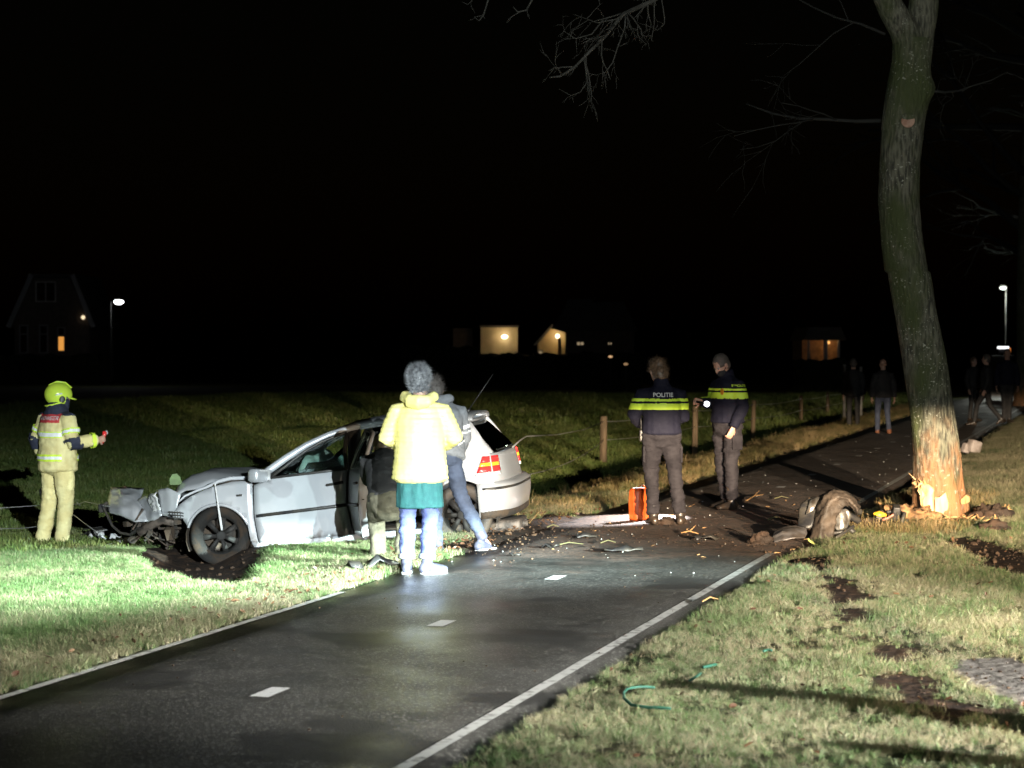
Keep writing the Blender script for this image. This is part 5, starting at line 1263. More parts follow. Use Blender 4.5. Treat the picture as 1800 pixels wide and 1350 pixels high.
# --- firefighter
def build_fire():
    Y = 24.1; p = at(101, 620, Y); z = -.40
    J = J0(1.82, head=(.0, .03, 1.60), headr=(-6, 0, -28), hL=(-.10, 0, .92), kL=(-.16, .01, .50), aL=(-.205, -.05, .085), tL=(-.255, .11, .03), hR=(.10, 0, .92), kR=(.09, .04, .5), aR=(.08, 0, .085), tR=(.10, .19, .03),
           sL=(-.205, -.01, 1.41), sR=(.205, .0, 1.41), eL=(-.29, -.06, 1.15), wL=(-.30, .04, .92), eR=(.275, .0, 1.13), wR=(.36, .26, 1.15), hdR=(-.1, 1, .15), hdL=(0, .12, -1), pnR=(-1, 0, 0), pnL=(1, 0, .0), curl=1.0)
    w = person('person in beige firefighter suit and fluorescent yellow helmet, right arm held out', (p.x, Y, z), face_to(.68, .73), J)
    k = J['k']
    def along(s, c):
        a, b, d = J['s'+s], J['e'+s], J['w'+s]; u = b-a; t = (c-a).dot(u)/u.length_squared; v = d-b; q = (c-b).dot(v)/v.length_squared
        da = (c-a-u*min(max(t, 0), 1)).length; db = (c-b-v*min(max(q, 0), 1)).length
        return (t if da < db else 1+q), min(da, db)
    mid = lambda c: abs(c.x) < .20*k and not any(along(s, c)[1] < .085*k and along(s, c)[0] > .15 for s in 'LR')
    def armb(t0, t1): return lambda c: any(along(s, c)[1] < .10*k and t0 < along(s, c)[0] < t1 and c.z < 1.42*k for s in 'LR')
    tz = lambda z0, z1: (lambda c: mid(c) and z0*k < c.z < z1*k)
    bands = [('shoulder_panel', M['darkblue'], lambda c: c.z > 1.415*k), ('yoke', M['red'], lambda c: 1.335*k < c.z < 1.43*k and c.y < .02 and abs(c.x) < .17*k),
             ('reflective_band', M['hivis'], tz(1.175, 1.245)), ('reflective_band', M['reflect'], tz(1.192, 1.228)), ('reflective_band', M['hivis'], tz(.925, 1.0)), ('reflective_band', M['reflect'], tz(.945, .982)),
             ('reflective_band', M['hivis'], armb(.50, .70)), ('reflective_band', M['reflect'], armb(.55, .65)), ('elbow_patch', M['darkblue'], lambda c: any(along(s, c)[1] < .10*k and .88 < along(s, c)[0] < 1.32 and (c.y < J['e'+s].y+.03 or c.z < J['e'+s].z-.01) for s in 'LR')), ('cuff_band', M['hivis'], armb(1.72, 1.86))]
    jk = cloth('jacket', w, torso(J, -.115, 1.20, ar=1.30, ry=1.12, cuff=.05), M['turnout'], .011, 3, .012, 8, 21, bands=bands)
    text_on('BRANDWEER', jk, jk, .055*k, Vector((0, -.3, 1.385*k)), M['white'])
    co = MB(); nk = J['neck']; co.tube([nk+Vector((0, -.005, -.045*k)), nk+Vector((0, 0, .03*k)), nk+Vector((0, .01, .065*k))], [(.16*k, .135*k), (.115*k, .115*k), (.09*k, .10*k)], n=18, cap=.2, side=(1, 0, 0))
    cloth('collar', jk, co, M['darkblue'], .011, 2, .008, 12, 3)
    cloth('trousers', w, legs(J, 1.30, -.35), M['turnout'], .012, 3, .016, 8, 23)
    for s in 'LR': footwear(w, J, s, M['boot'], None, 'boot', .06, 1.1)
    T, Rm = J['T'], J['Rm']
    hb = MB(); hb.ball(T(0, -.02, .035), (.120*k, .152*k, .132*k), 24, Rm); me = remesh(hb, .009, 2)
    bm = bmesh.new(); bm.from_mesh(me); Ri = Rm.transposed()
    bmesh.ops.delete(bm, geom=[f for f in bm.faces if (lambda q: q.z < (.02 if q.y > .05 else (-.095 if q.y < -.03 else -.06)))((Ri @ (f.calc_center_median()-J['head']))/k)], context='FACES'); bm.to_mesh(me); bm.free()
    he = link('helmet', me, w, M['helmet']); he.modifiers.new('t', 'SOLIDIFY').thickness = .008
    ed = MB(); ed.tube([T(-.112, .045, -.03), T(-.10, -.08, -.08), T(-.055, -.132, -.098), T(0, -.15, -.10), T(.055, -.132, -.098), T(.10, -.08, -.08), T(.112, .045, -.03)], .010*k, n=8); ed.build('helmet_rim', M['helmet'], he)
    pk = MB(); G = []
    for i in range(3): G.append([T(.112*math.sin(a)*(1-.04*i), -.015+.142*math.cos(a)+.028*i, .026-.012*i) for a in [R(-62+124*j/12) for j in range(13)]])
    pk.grid(G); pk.build('peak', M['helmet'], he, solid=.008)
    cr = MB(); cr.tube([T(0, .11, .12), T(0, .04, .168), T(0, -.05, .172), T(0, -.13, .125)], [(.02*k, .008*k)]*4, n=8); cr.build('crest', M['helmet'], he)
    for sx in (-1, 1):
        d = MB(); d.tube([T(sx*.098, .012, -.012), T(sx*.122, .012, -.012)], [(.034*k, .042*k), (.03*k, .036*k)], n=12, cap=.2); d.build('ear_cup', M['black'], he)
        d = MB(); d.tube([T(sx*.10, -.06, .03), T(sx*.116, .0, .05)], [(.02*k, .008*k)]*2, n=8); d.build('helmet_sticker', M['reflect'], he)
    ne = MB(); ne.tube([T(0, .05, -.03), T(0, .055, -.08), T(0, .02, -.14)], [(.072*k, .055*k), (.066*k, .05*k), (.075*k, .075*k)], n=14, side=(1, 0, 0)); cloth('balaclava', w, ne, M['darkblue'], .010, 2, .003)
    gl = MB(); hand(gl, J['wL'], J['hdL'], J['pnL'], 1.18*k, .9, True); gl.tube([J['wL']-Vector((0, 0, -.05)), J['wL']], [.04, .038], n=10); link('glove', remesh(gl, .008, 1), w, M['darkblue'])
    # things in the hands
    Wm = Matrix.Translation(w.location) @ Euler((0, 0, w.rotation_euler.z)).to_matrix().to_4x4()
    hp = Wm @ (J['wR']+Vector((-.02, .10, .02)))
    mk = empty('pointer_light', hp, w.rotation_euler.z); tag(mk, 'small red hand lamp in the outstretched hand of the helmeted figure', 'lamp')
    q = MB(); q.tube([(0, -.02, -.05), (0, 0, .02), (0, .01, .06)], [.017, .02, .028], n=12); q.build('casing', M['lamp_red'], mk)
    q = MB(); q.tube([(0, .0, .055), (.0, .035, .06)], [.022, .026], n=12, cap=.2); q.build('lens', M['lamp_clear'], mk)
    hp = Wm @ (J['wL']+Vector((0, .02, -.11)))
    tl = empty('rescue_tool', hp, w.rotation_euler.z); tag(tl, 'black hand tool with hanging cord, held low at the firefighter side', 'tool')
    q = MB(); q.tube([(0, .02, .03), (0, .0, -.08), (.0, -.03, -.20)], [.022, .028, .020], n=10); q.build('grip', M['black'], tl)
    q = MB(); q.ball((0, -.045, -.25), (.035, .045, .06), 10); q.build('head', M['black'], tl)
    q = MB(); q.tube([(0, .03, .0), (.05, .09, -.08), (.06, .13, -.17), (.02, .15, -.22)], .006, n=6); q.build('cord', M['black'], tl)
build_fire()

# --- police officers
def uniform(w, J, hem, seed, stripe_lo, stripe_hi, arms=True):
    k = J['k']
    inb = lambda c, z0, z1: z0*k < c.z < z1*k
    B = [('hivis_band', M['hivis'], lambda c: inb(c, stripe_lo, stripe_lo+.065)), ('hivis_band', M['hivis'], lambda c: inb(c, stripe_lo+.085, stripe_lo+.11))]
    return cloth('jacket', w, torso(J, hem, 1.10, ry=1.05, ar=1.16, cuff=.04), M['navy'], .0105, 3, .009, 9, seed, bands=B)
def build_officers():
    Y = 22.15; p = at(1163, 620, Y)
    J = J0(1.72, head=(-.04, .045, 1.605), headr=(-18, 0, 22), sL=(-.215, -.005, 1.40), sR=(.20, -.005, 1.40), eL=(-.285, .06, 1.15), wL=(-.20, .25, 1.05), eR=(.235, .05, 1.13), wR=(.10, .24, 1.06), hL=(-.10, 0, .92), hR=(.10, 0, .92), kL=(-.105, .02, .5), kR=(.145, .02, .5), aL=(-.085, -.04, .085), aR=(.195, -.04, .085), tL=(-.12, .15, .03), tR=(.24, .14, .03), hdL=(.4, .8, 0), hdR=(-.4, .8, 0), pnL=(0, 0, -1), pnR=(0, 0, -1), curl=.8)
    w = person('person in navy police jacket with brown hair pinned up, back turned beside the orange bag', (p.x, Y, -.005), 3, J)
    k = J['k']; jk = uniform(w, J, .02, 31, 1.215, 1.30)
    text_on('POLITIE', jk, jk, .062*k, Vector((.0, -.3, 1.365*k)), M['white'])
    co = MB(); nk = J['neck']; co.tube([nk+Vector((0, 0, -.02)), nk+Vector((-.005, .01, .06*k))], [(.092*k, .092*k), (.08*k, .085*k)], n=16, cap=.2); cloth('collar', jk, co, M['navy'], .010, 2, .004)
    tr = cloth('trousers', w, legs(J, 1.12, .10), M['uniform'], .011, 2, .022, 8, 32, stretch=(1, 1, 2.4))
    pk = MB(); pk.box(J['hR'].lerp(J['kR'], .42)+Vector((.085*k, .0, 0)), (.03, .13, .17), bev=.012); pk.box(J['hL'].lerp(J['kL'], .42)+Vector((-.085*k, .0, 0)), (.03, .13, .17), bev=.012); pk.build('thigh_pocket', M['uniform'], tr)
    be = MB(); up = J['pel']; be.tube([up+Vector((0, 0, .0)), up+Vector((0, 0, .045))], [(.182*k, .138*k)]*2, n=20, side=(1, 0, 0), cap=.1); bl = be.build('belt', M['leather'], w)
    ra = MB(); ra.box(up+Vector((-.21*k, .02, -.01)), (.045, .06, .12), bev=.012); ra.tube([up+Vector((-.21*k, .02, .05)), up+Vector((-.215*k, .02, .16))], .006, n=6); ra.build('radio', M['black'], bl)
    for s in 'LR': footwear(w, J, s, M['leather'], None, 'boot', .14)
    def ex(mb, T, Rm, k):
        mb.ball(T(0, -.07, .075), (.055*k, .055*k, .06*k), 12, Rm); mb.ball(T(.005, -.085, -.03), (.075*k, .045*k, .085*k), 12, Rm); mb.ball(T(0, -.03, .10), (.06*k, .06*k, .045*k), 12, Rm)
    hair_cap(w, J, M['hairb'], 1.10, -.055, .045, .009, ex, .008, strands=400)
    # second officer with the torch
    Y = 24.4; p = at(1279, 620, Y)
    J = J0(1.80, head=(-.0, .085, 1.585), headr=(-36, 0, 0), neck=(0, .015, 1.47), eL=(-.245, -.02, 1.13), wL=(-.225, .10, .91), sL=(-.195, -.0, 1.40), sR=(.195, .0, 1.40), eR=(.24, .03, 1.15), wR=(.17, .23, 1.19), hL=(-.095, 0, .92), hR=(.095, 0, .92),
           kL=(-.10, .03, .5), kR=(.10, .0, .5), aL=(-.11, .02, .085), aR=(.10, -.08, .085), tL=(-.12, .215, .03), tR=(.13, .105, .03), hdL=(.2, .35, -1), hdR=(.0, 1, .05), pnL=(1, 0, 0), pnR=(-1, .0, -.2), curl=.95)
    w = person('person in navy police jacket and black face mask looking down, holding a lit torch', (p.x, Y, -.005), face_to(-.84, -.54), J)
    k = J['k']; jk = uniform(w, J, .02, 41, 1.225, 1.31)
    text_on('POLITIE', jk, jk, .05*k, Vector((-.02, -.3, 1.37*k)), M['white'])
    text_on('POLITIE', jk, jk, .036*k, Vector((-.3, .02, 1.365*k)), M['hivis'], dirv=(1, 0, 0), right=(0, -1, 0))
    bd = MB(); bd.ball((0, 0, 0), (.032, .008, .036), 12); b_ = bd.build('crest_badge', M['lamp_amber'], jk); b_.location = (-.10*k, .155*k, 1.30*k)
    co = MB(); nk = J['neck']; co.tube([nk+Vector((0, -.005, -.02)), nk+Vector((0, .015, .055*k))], [(.092*k, .092*k), (.082*k, .086*k)], n=16, cap=.2); cloth('collar', jk, co, M['navy'], .010, 2, .004)
    tr = cloth('trousers', w, legs(J, 1.16, .10), M['uniform'], .011, 2, .022, 8, 42, stretch=(1, 1, 2.4))
    pk = MB(); pk.box(J['hL'].lerp(J['kL'], .42)+Vector((-.09*k, .0, 0)), (.03, .14, .17), bev=.012); pk.build('thigh_pocket', M['uniform'], tr)
    be = MB(); up = J['pel']; be.tube([up, up+Vector((0, 0, .045))], [(.186*k, .142*k)]*2, n=20, side=(1, 0, 0), cap=.1); be.build('belt', M['leather'], w)
    for s in 'LR': footwear(w, J, s, M['leather'], None, 'boot', .14, 1.05)
    T, Rm = J['T'], J['Rm']
    mk = MB(); mk.ball(T(0, .045, -.055), (.062*k, .058*k, .052*k), 14, Rm); mk.tube([T(-.06, .04, -.04), T(-.078, -.01, -.005)], .005*k, n=5); mk.tube([T(.06, .04, -.04), T(.078, -.01, -.005)], .005*k, n=5); mk.build('face_mask', M['dark'], w)
    hair_cap(w, J, M['hairs'], 1.015, -.02, .055, .008, None, .002)
    Wm = Matrix.Translation(w.location) @ Euler((0, 0, w.rotation_euler.z)).to_matrix().to_4x4()
    hp = Wm @ (J['wR']+Vector((0, .09, .0))); d = (Vector((1.15, 23.2, 0))-TORCH).normalized()
    t = empty('torch', hp); tag(t, 'lit torch with a bright white lens, held out by the masked officer', 'torch')
    e = TORCH - hp; q = MB(); q.tube([-e.normalized()*.06, e-e.normalized()*.06], [.014, .016], n=10); q.tube([e-e.normalized()*.07, e-e.normalized()*.02], [.018, .026], n=12, cap=.1); q.build('barrel', M['black'], t)
    q = MB(); q.ball(e+Vector((-.005, -.01, 0)), .030, 12); q.build('lens', emit('torch_lens', (.93, .95, 1), 14), t)
build_officers()

# --- people walking away in the dark
def walker(label, u, v0, Y, h, yaw, J, top, bottom, shoe, hair, seed, hem=-.02, bald=False):
    p = at(u, v0, Y); w = person(label, (p.x, Y, p.z), yaw, J, voxel=.012, group='people walking in the dark beyond the tree', eyes=False)
    cloth('jacket', w, torso(J, hem, 1.10, ar=1.15, cuff=.03), M[top], .016, 3, .010, 8, seed); cloth('trousers', w, legs(J, .95, .06), M[bottom], .016, 3, .008, 8, seed+1)
    for s in 'LR': footwear(w, J, s, M[shoe], None, 'shoe', .03)
    if not bald: hair_cap(w, J, M[hair], 1.05, -.03, .05, .011)
    return w
stepL = dict(kL=(-.10, .12, .51), aL=(-.10, .12, .085), tL=(-.12, .31, .03), kR=(.10, .0, .5), aR=(.10, -.20, .11), tR=(.12, -.02, .03))
walker('person with a bald head, dark jacket and brown shoes walking away beside the tree trunk', 1552, 766, 47.6, 1.70, 2, J0(1.70, eR=(.25, -.02, 1.13), wR=(.265, .02, .88), **stepL), 'dark', 'denimd', 'brownshoe', 'hairs', 61, hem=-.06, bald=True)
walker('person in black clothes walking along the grass verge, nearest the white gate posts', 1500, 757, 51.5, 1.72, -8, J0(1.72, **stepL), 'dark', 'dark', 'leather', 'hairs', 64, hem=-.1)
walker('person in dark clothes striding across the lit road with legs wide apart', 1734, 748, 52.2, 1.72, face_to(-.98, .2), J0(1.72, kL=(-.09, .22, .52), aL=(-.09, .30, .085), tL=(-.1, .49, .03), kR=(.09, -.08, .5), aR=(.09, -.36, .16), tR=(.1, -.24, .03)), 'dark', 'dark', 'leather', 'hairs', 67)
walker('person with fair hair and a pale face turned this way on the lit road', 1711, 741, 55.5, 1.66, face_to(.6, -.8), J0(1.66), 'dark', 'dark', 'leather', 'hairb', 70)
walker('person in dark uniform standing still at the right edge on the lit road', 1770, 744, 54.0, 1.86, 170, J0(1.86, kL=(-.06, .0, .5), kR=(.06, .0, .5), aL=(-.05, -.03, .085), aR=(.07, -.03, .085)), 'navy', 'dark', 'leather', 'hairs', 73)

# ------------------------------------------------------------------ fence, wires
def build_fence():
    root = empty('wire_fence', (0, 0, 0)); tag(root, 'low wooden post and wire fence along the pasture behind the ditch', 'fence')
    tops = []
    for i, (u, v, h, w, Y) in enumerate(((1060, 805, .80, .145, 41.4), (1221, 783, .86, .13, 47.0), (1323, 757, .78, .12, 55.8), (1408, 735, .70, .12, 66.5), (1455, 726, .72, .12, 74.0), (1492, 716, .74, .12, 84.0))):
        p = at(u, v, Y); p.z = hz(p.x, p.y)-.05 if Y < 70 else p.z
        tz = at(u, v-h*F/Y, Y).z
        mb = MB(); rd = random.Random(i); lx, ly = rd.gauss(0, .015), rd.gauss(0, .015)
        n = 12; mb.tube([(p.x, p.y, p.z-.1), (p.x+lx*.5, p.y, (p.z+tz)/2), (p.x+lx, p.y+ly, tz-.02), (p.x+lx, p.y+ly, tz)], [w*.5, w*.49, w*.47, w*.40], n=n, cap=.1)
        mb.build('post', M['post'], root, sharp=40); tops.append(Vector((p.x+lx, p.y-.07, tz)))
    def sag(a, b, s, nm, r=.006, n=10):
        m_ = MB(); m_.tube([a.lerp(b, i/n)+Vector((0, 0, -s*4*(i/n)*(1-i/n))) for i in range(n+1)], r, n=5, cap=0); return m_.build(nm, M['wire'], root)
    for a, b in zip(tops[:-1], tops[1:]):
        for dz in (.10, .45): sag(a-Vector((0, 0, dz)), b-Vector((0, 0, dz)), .05, 'wire')
    # torn end of the top strand, dragged down on the tail of the car
    t = tops[0]-Vector((0, 0, .10)); e = CRM @ Vector((-1.80, .35, .93)) + CARO; mid = at(925, 767, 26)
    m_ = MB(); m_.tube([t, t.lerp(mid, .35)+Vector((0, 0, -.07)), t.lerp(mid, .7)+Vector((0, 0, -.06)), mid, mid.lerp(e, .5)+Vector((0, 0, .01)), e], [.006, .006, .007, .009, .010, .009], n=5, cap=0); m_.build('wire', M['wire'], root)
    sag(tops[0]-Vector((0, 0, .45)), at(905, 838, 24.5), .12, 'wire')
    return root
build_fence()
def torn_wire(pts, label):
    root = MB(); base = pts[0]; root.tube([p-base for p in pts], .005, n=5, cap=0)
    for p in pts[1::3]:
        q = p-base; root.tube([q+Vector((-.02, 0, .02)), q+Vector((.02, 0, -.02))], .003, n=4, cap=0)
    o = root.build('torn_wire', M['wire']); o.location = base; tag(o, label, 'wire', 'torn fence wires')
torn_wire([at(-60, 897, 24.6), at(0, 893, 24.6), at(60, 889, 24.6), at(110, 888, 24.4), at(138, 886, 24.0), at(150, 882, 23.6), at(165, 885, 23.2), at(178, 889, 22.8), at(192, 890, 22.2)], 'upper torn fence wire running behind the firefighter to the car front')
torn_wire([at(-60, 932, 24.6), at(0, 929, 24.6), at(35, 929, 24.5), at(62, 926, 24.3), at(95, 912, 24.3), at(130, 905, 24.0), at(150, 921, 23.2), at(170, 935, 22.6)], 'lower torn fence wire crossing at the firefighter legs')

# ------------------------------------------------------------------ wreckage lying about
rdb = random.Random(21)
def on_ground(u, v):
    p = gnd(u, v, 0)
    for _ in range(6): p = gnd(u, v, hz(p.x, p.y) if not (xL(p.y) < p.x < xR(p.y)+.19) else 0)
    return p
# bent wing liner and wing with arch
def build_liner():
    p = on_ground(1462, 948); root = empty('wheel_arch_wreck', p); tag(root, 'torn grey-brown wheel arch of the car lying on the path edge before the tree', 'car part')
    Y = p.y; L = lambda u, v, dy=0: at(u, v, Y+dy)-p
    m = M['rust']; rows = []
    # arch strip: near edge and far edge along the curve
    near = [(1440, 953), (1444, 925), (1450, 900), (1460, 880), (1474, 873), (1490, 877), (1503, 889), (1508, 900)]
    inner = [(1462, 955), (1468, 925), (1473, 905), (1480, 893), (1487, 888), (1495, 889), (1504, 897), (1508, 905)]
    outer = [(1424, 948), (1434, 918), (1440, 892), (1450, 872), (1466, 862), (1486, 866), (1504, 880), (1511, 893)]
    back = [(1428, 940), (1428, 908), (1434, 884), (1446, 868), (1464, 861), (1486, 865), (1505, 879), (1512, 892)]
    mb = MB(); G = [[L(u, v, dy) for u, v in row] for row, dy in ((inner, -.06), (near, -.12), (outer, -.02), (back, .20))]
    mb.grid(G); o = mb.build('arch_panel', mat('grey_brown_plastic', (.075, .055, .04), .7, c2=(.028, .02, .014), ns=7, bump=.4, contrast=(.3, .6)), root); q = o.modifiers.new('s', 'SUBSURF'); q.subdivision_type = 'SIMPLE'; q.levels = q.render_levels = 3; bake(o); crumple(o, .022, 10, 2); crumple(o, .008, 30, 5); o.modifiers.new('t', 'SOLIDIFY').thickness = .014
    mb = MB(); G = [[L(u, v, dy) for u, v, dy in r_] for r_ in ([(1472, 900, .1), (1484, 893, .1), (1494, 896, .1)], [(1468, 915, .08), (1480, 912, .06), (1496, 914, .1)], [(1466, 932, .05), (1478, 934, .02), (1490, 928, .08)])]
    mb.grid(G); o = mb.build('inner_plate', M['metal'], root); q = o.modifiers.new('s', 'SUBSURF'); q.levels = q.render_levels = 2; bake(o); crumple(o, .02, 9, 5); o.modifiers.new('t', 'SOLIDIFY').thickness = .01
    mb = MB()
    for a, b, r in (((1490, 886, .1), (1512, 900, .2), .03), ((1492, 905, .12), (1508, 915, .18), .035), ((1445, 940, .05), (1480, 935, .0), .02), ((1470, 945, -.05), (1500, 925, .05), .016), ((1480, 920, .15), (1500, 935, .1), .03)):
        mb.tube([L(*a), L(*b)], r, n=8)
    mb.build('bracket', M['black'], root)
    mb = MB(); G = [[L(u, v, dy) for u, v, dy in r_] for r_ in ([(1412, 882, .2), (1424, 876, .2), (1440, 872, .2)], [(1404, 905, .15), (1418, 902, .1), (1432, 900, .1)], [(1402, 928, .1), (1414, 930, .02), (1430, 932, .0)])]
    mb.grid(G); o = mb.build('liner', M['black'], root); q = o.modifiers.new('s', 'SUBSURF'); q.levels = q.render_levels = 2; bake(o); crumple(o, .02, 9, 6); o.modifiers.new('t', 'SOLIDIFY').thickness = .02
    mb = MB(); G = [[L(u, v, dy) for u, v, dy in r_] for r_ in ([(1424, 880, .12), (1434, 876, .12), (1441, 874, .12)], [(1417, 905, .05), (1426, 900, .05), (1430, 898, .05)])]
    mb.grid(G); mb.build('paint_scrap', M['metal'], root, solid=.01)
build_liner()
def curved_scrap(name, label, cat, rows, m, u0, v0, th=.012, cru=.012, group=None):
    p = on_ground(u0, v0); root = MB(); root.grid([[at(u, v, p.y+dy)-p for u, v, dy in r_] for r_ in rows])
    o = root.build(name, m); o.location = p; q = o.modifiers.new('s', 'SUBSURF'); q.subdivision_type = 'SIMPLE'; q.levels = q.render_levels = 3; bake(o); crumple(o, cru, 8, 7); o.modifiers.new('t', 'SOLIDIFY').thickness = th
    return tag(o, label, cat, group)
curved_scrap('bumper_scrap', 'curved silver bumper scrap lying in soil at the end of the white edge line', 'car part', [[(1362, 936, .25), (1378, 928, .25), (1398, 925, .25), (1417, 927, .22)], [(1358, 945, .05), (1376, 937, .0), (1398, 934, .0), (1419, 938, .02)], [(1361, 953, -.05), (1378, 950, -.12), (1398, 946, -.12), (1415, 946, -.06)]], mat('grimy_silver_paint', (.15, .14, .14), .45, .2, c2=(.08, .065, .055), ns=9), 1388, 951)
o = curved_scrap('plastic_strip', 'bright yellow-green plastic strip on the verge below the torn wheel arch', 'plastic strip', [[(1419, 947, .02), (1430, 954, 0), (1444, 962, .0)], [(1420, 951, .0), (1430, 957, -.02), (1444, 965, -.02)]], mat('yellow_green_plastic', (.42, .44, .13), .5), 1432, 958)
# dark wreckage with a yellow panel against the tree foot
def build_heap():
    p = on_ground(1562, 925); root = empty('engine_part_wreck', p); tag(root, 'black mangled car part with a yellow plate beside the split tree foot', 'car part'); L = lambda u, v, dy=0: at(u, v, p.y+dy)-p
    mb = MB()
    for i in range(18):
        u = rdb.uniform(1540, 1588); v = rdb.uniform(903, 932) + (1562-u)*.25; c = L(u, v, rdb.uniform(-.1, .15))
        mb.box(c, (rdb.uniform(.05, .16), rdb.uniform(.04, .14), rdb.uniform(.02, .08)), rot=Euler((rdb.uniform(0, 3), rdb.uniform(0, 3), rdb.uniform(0, 3))).to_matrix(), bev=.01)
    mb.build('casing', M['black'], root)
    mb = MB(); mb.grid([[L(1535, 902, -.16), L(1546, 899, -.16), L(1557, 903, -.15)], [L(1536, 905, -.18), L(1547, 909, -.18), L(1558, 908, -.17)]]); mb.build('yellow_plate', mat('yellow_plastic', (.75, .40, .03), .4), root, solid=.012)
    mb = MB(); mb.tube([L(1552, 914, -.2), L(1562, 910, -.2), L(1570, 905, -.2)], .012, n=6); mb.build('red_hose', mat('faded_red_rubber', (.5, .16, .12), .5), root)
    mb = MB(); mb.tube([L(1590, 902, -.1), L(1586, 915, -.15), L(1583, 930, -.1)], [.02, .026, .016], n=7); mb.tube([L(1560, 900, 0), L(1578, 898, .05), L(1588, 905, 0)], .02, n=7); mb.build('hose', M['black'], root)
build_heap()
# heap of torn-up soil and turf
def clump(u, v, r, label, name='soil_clod', mt='soil', cat='soil clod', group='clods of torn-up soil'):
    p = on_ground(u, v); mb = MB(); mb.ball((0, 0, r[2]*.25), r, 36); o = mb.build(name, M[mt]); o.location = p
    for vv in o.data.vertices: vv.co += vv.co.normalized()*(noise.noise(vv.co*9+Vector((u, v, 0)))*.9+noise.noise(vv.co*24+Vector((u, v, 0)))*.8)*min(r)
    tag(o, label, cat, group)
clump(1336, 954, (.10, .10, .06), 'reddish clod of soil on the path just beside the silver bumper scrap')
clump(1182, 921, (.16, .10, .05), 'clod of turf and soil at the boots of the officer by the orange bag')
clump(1742, 912, (.20, .16, .10), 'largest clod of torn-up soil on the grass to the right of the tree')
clump(1748, 935, (.16, .14, .07), 'lower of the soil clods lying on the grass to the right of the tree')
clump(1520, 930, (.36, .22, .07), 'mound of torn-up soil between the wheel arch and the black wreckage')
M['woodchip'] = mat('wood_chip_heap', (.40, .23, .10), .8, c2=(.16, .085, .04), ns=14, bump=.8, bs=25)
clump(1598, 915, (.30, .22, .12), 'heap of orange wood chips piled at the split tree foot', 'wood_chip_heap', 'woodchip', 'wood chips', None)
# black torn plastic beside the path, in front of the woman
def plastic(u, v, L0, label, seed, m='black', flat=.22):
    p = on_ground(u, v); r = random.Random(seed); mb = MB(); pts = []
    for i in range(6): pts.append((Vector(((i/5-.5)*L0, r.gauss(0, .05)*L0, abs(r.gauss(0, .25))*L0*flat)), r.uniform(.10, .22)*L0))
    G = [[q+Vector((0, -w, r.uniform(0, .08)*L0)), q+Vector((0, 0, r.uniform(.03, .16)*L0)), q+Vector((0, w, r.uniform(0, .06)*L0))] for q, w in pts]
    mb.grid(G); o = mb.build('plastic_fragment', M[m]); o.location = p; o.rotation_euler = (0, 0, r.uniform(-.6, .6)); o.modifiers.new('t', 'SOLIDIFY').thickness = .012
    tag(o, label, 'fragment', 'car fragments strewn about')
plastic(655, 1004, .42, 'largest black torn plastic piece, on the leafy verge by the yellow jacket feet', 3)
plastic(545, 1010, .14, 'small black plastic piece in bright grass, left of the largest torn piece', 5)
plastic(27, 1000, .14, 'small black plastic piece alone on the bright lawn at the far left', 8)
plastic(140, 1012, .12, 'small dark chip in the bright lawn below the firefighter boots', 9)
plastic(1030, 946, .20, 'dark fragment with a pale edge on the muddy path before the orange bag', 12)
plastic(1095, 973, .34, 'long flat black fragment on the muddy path below the officers', 14, flat=.2)
plastic(968, 965, .16, 'black fragment on the mud between the car tail and the path middle', 15, flat=.3)
plastic(1240, 950, .26, 'glossy black fragment on the mud between the officers and the wheel arch', 17)
plastic(905, 978, .10, 'tiny black chip on the path edge right of the trainers', 18)
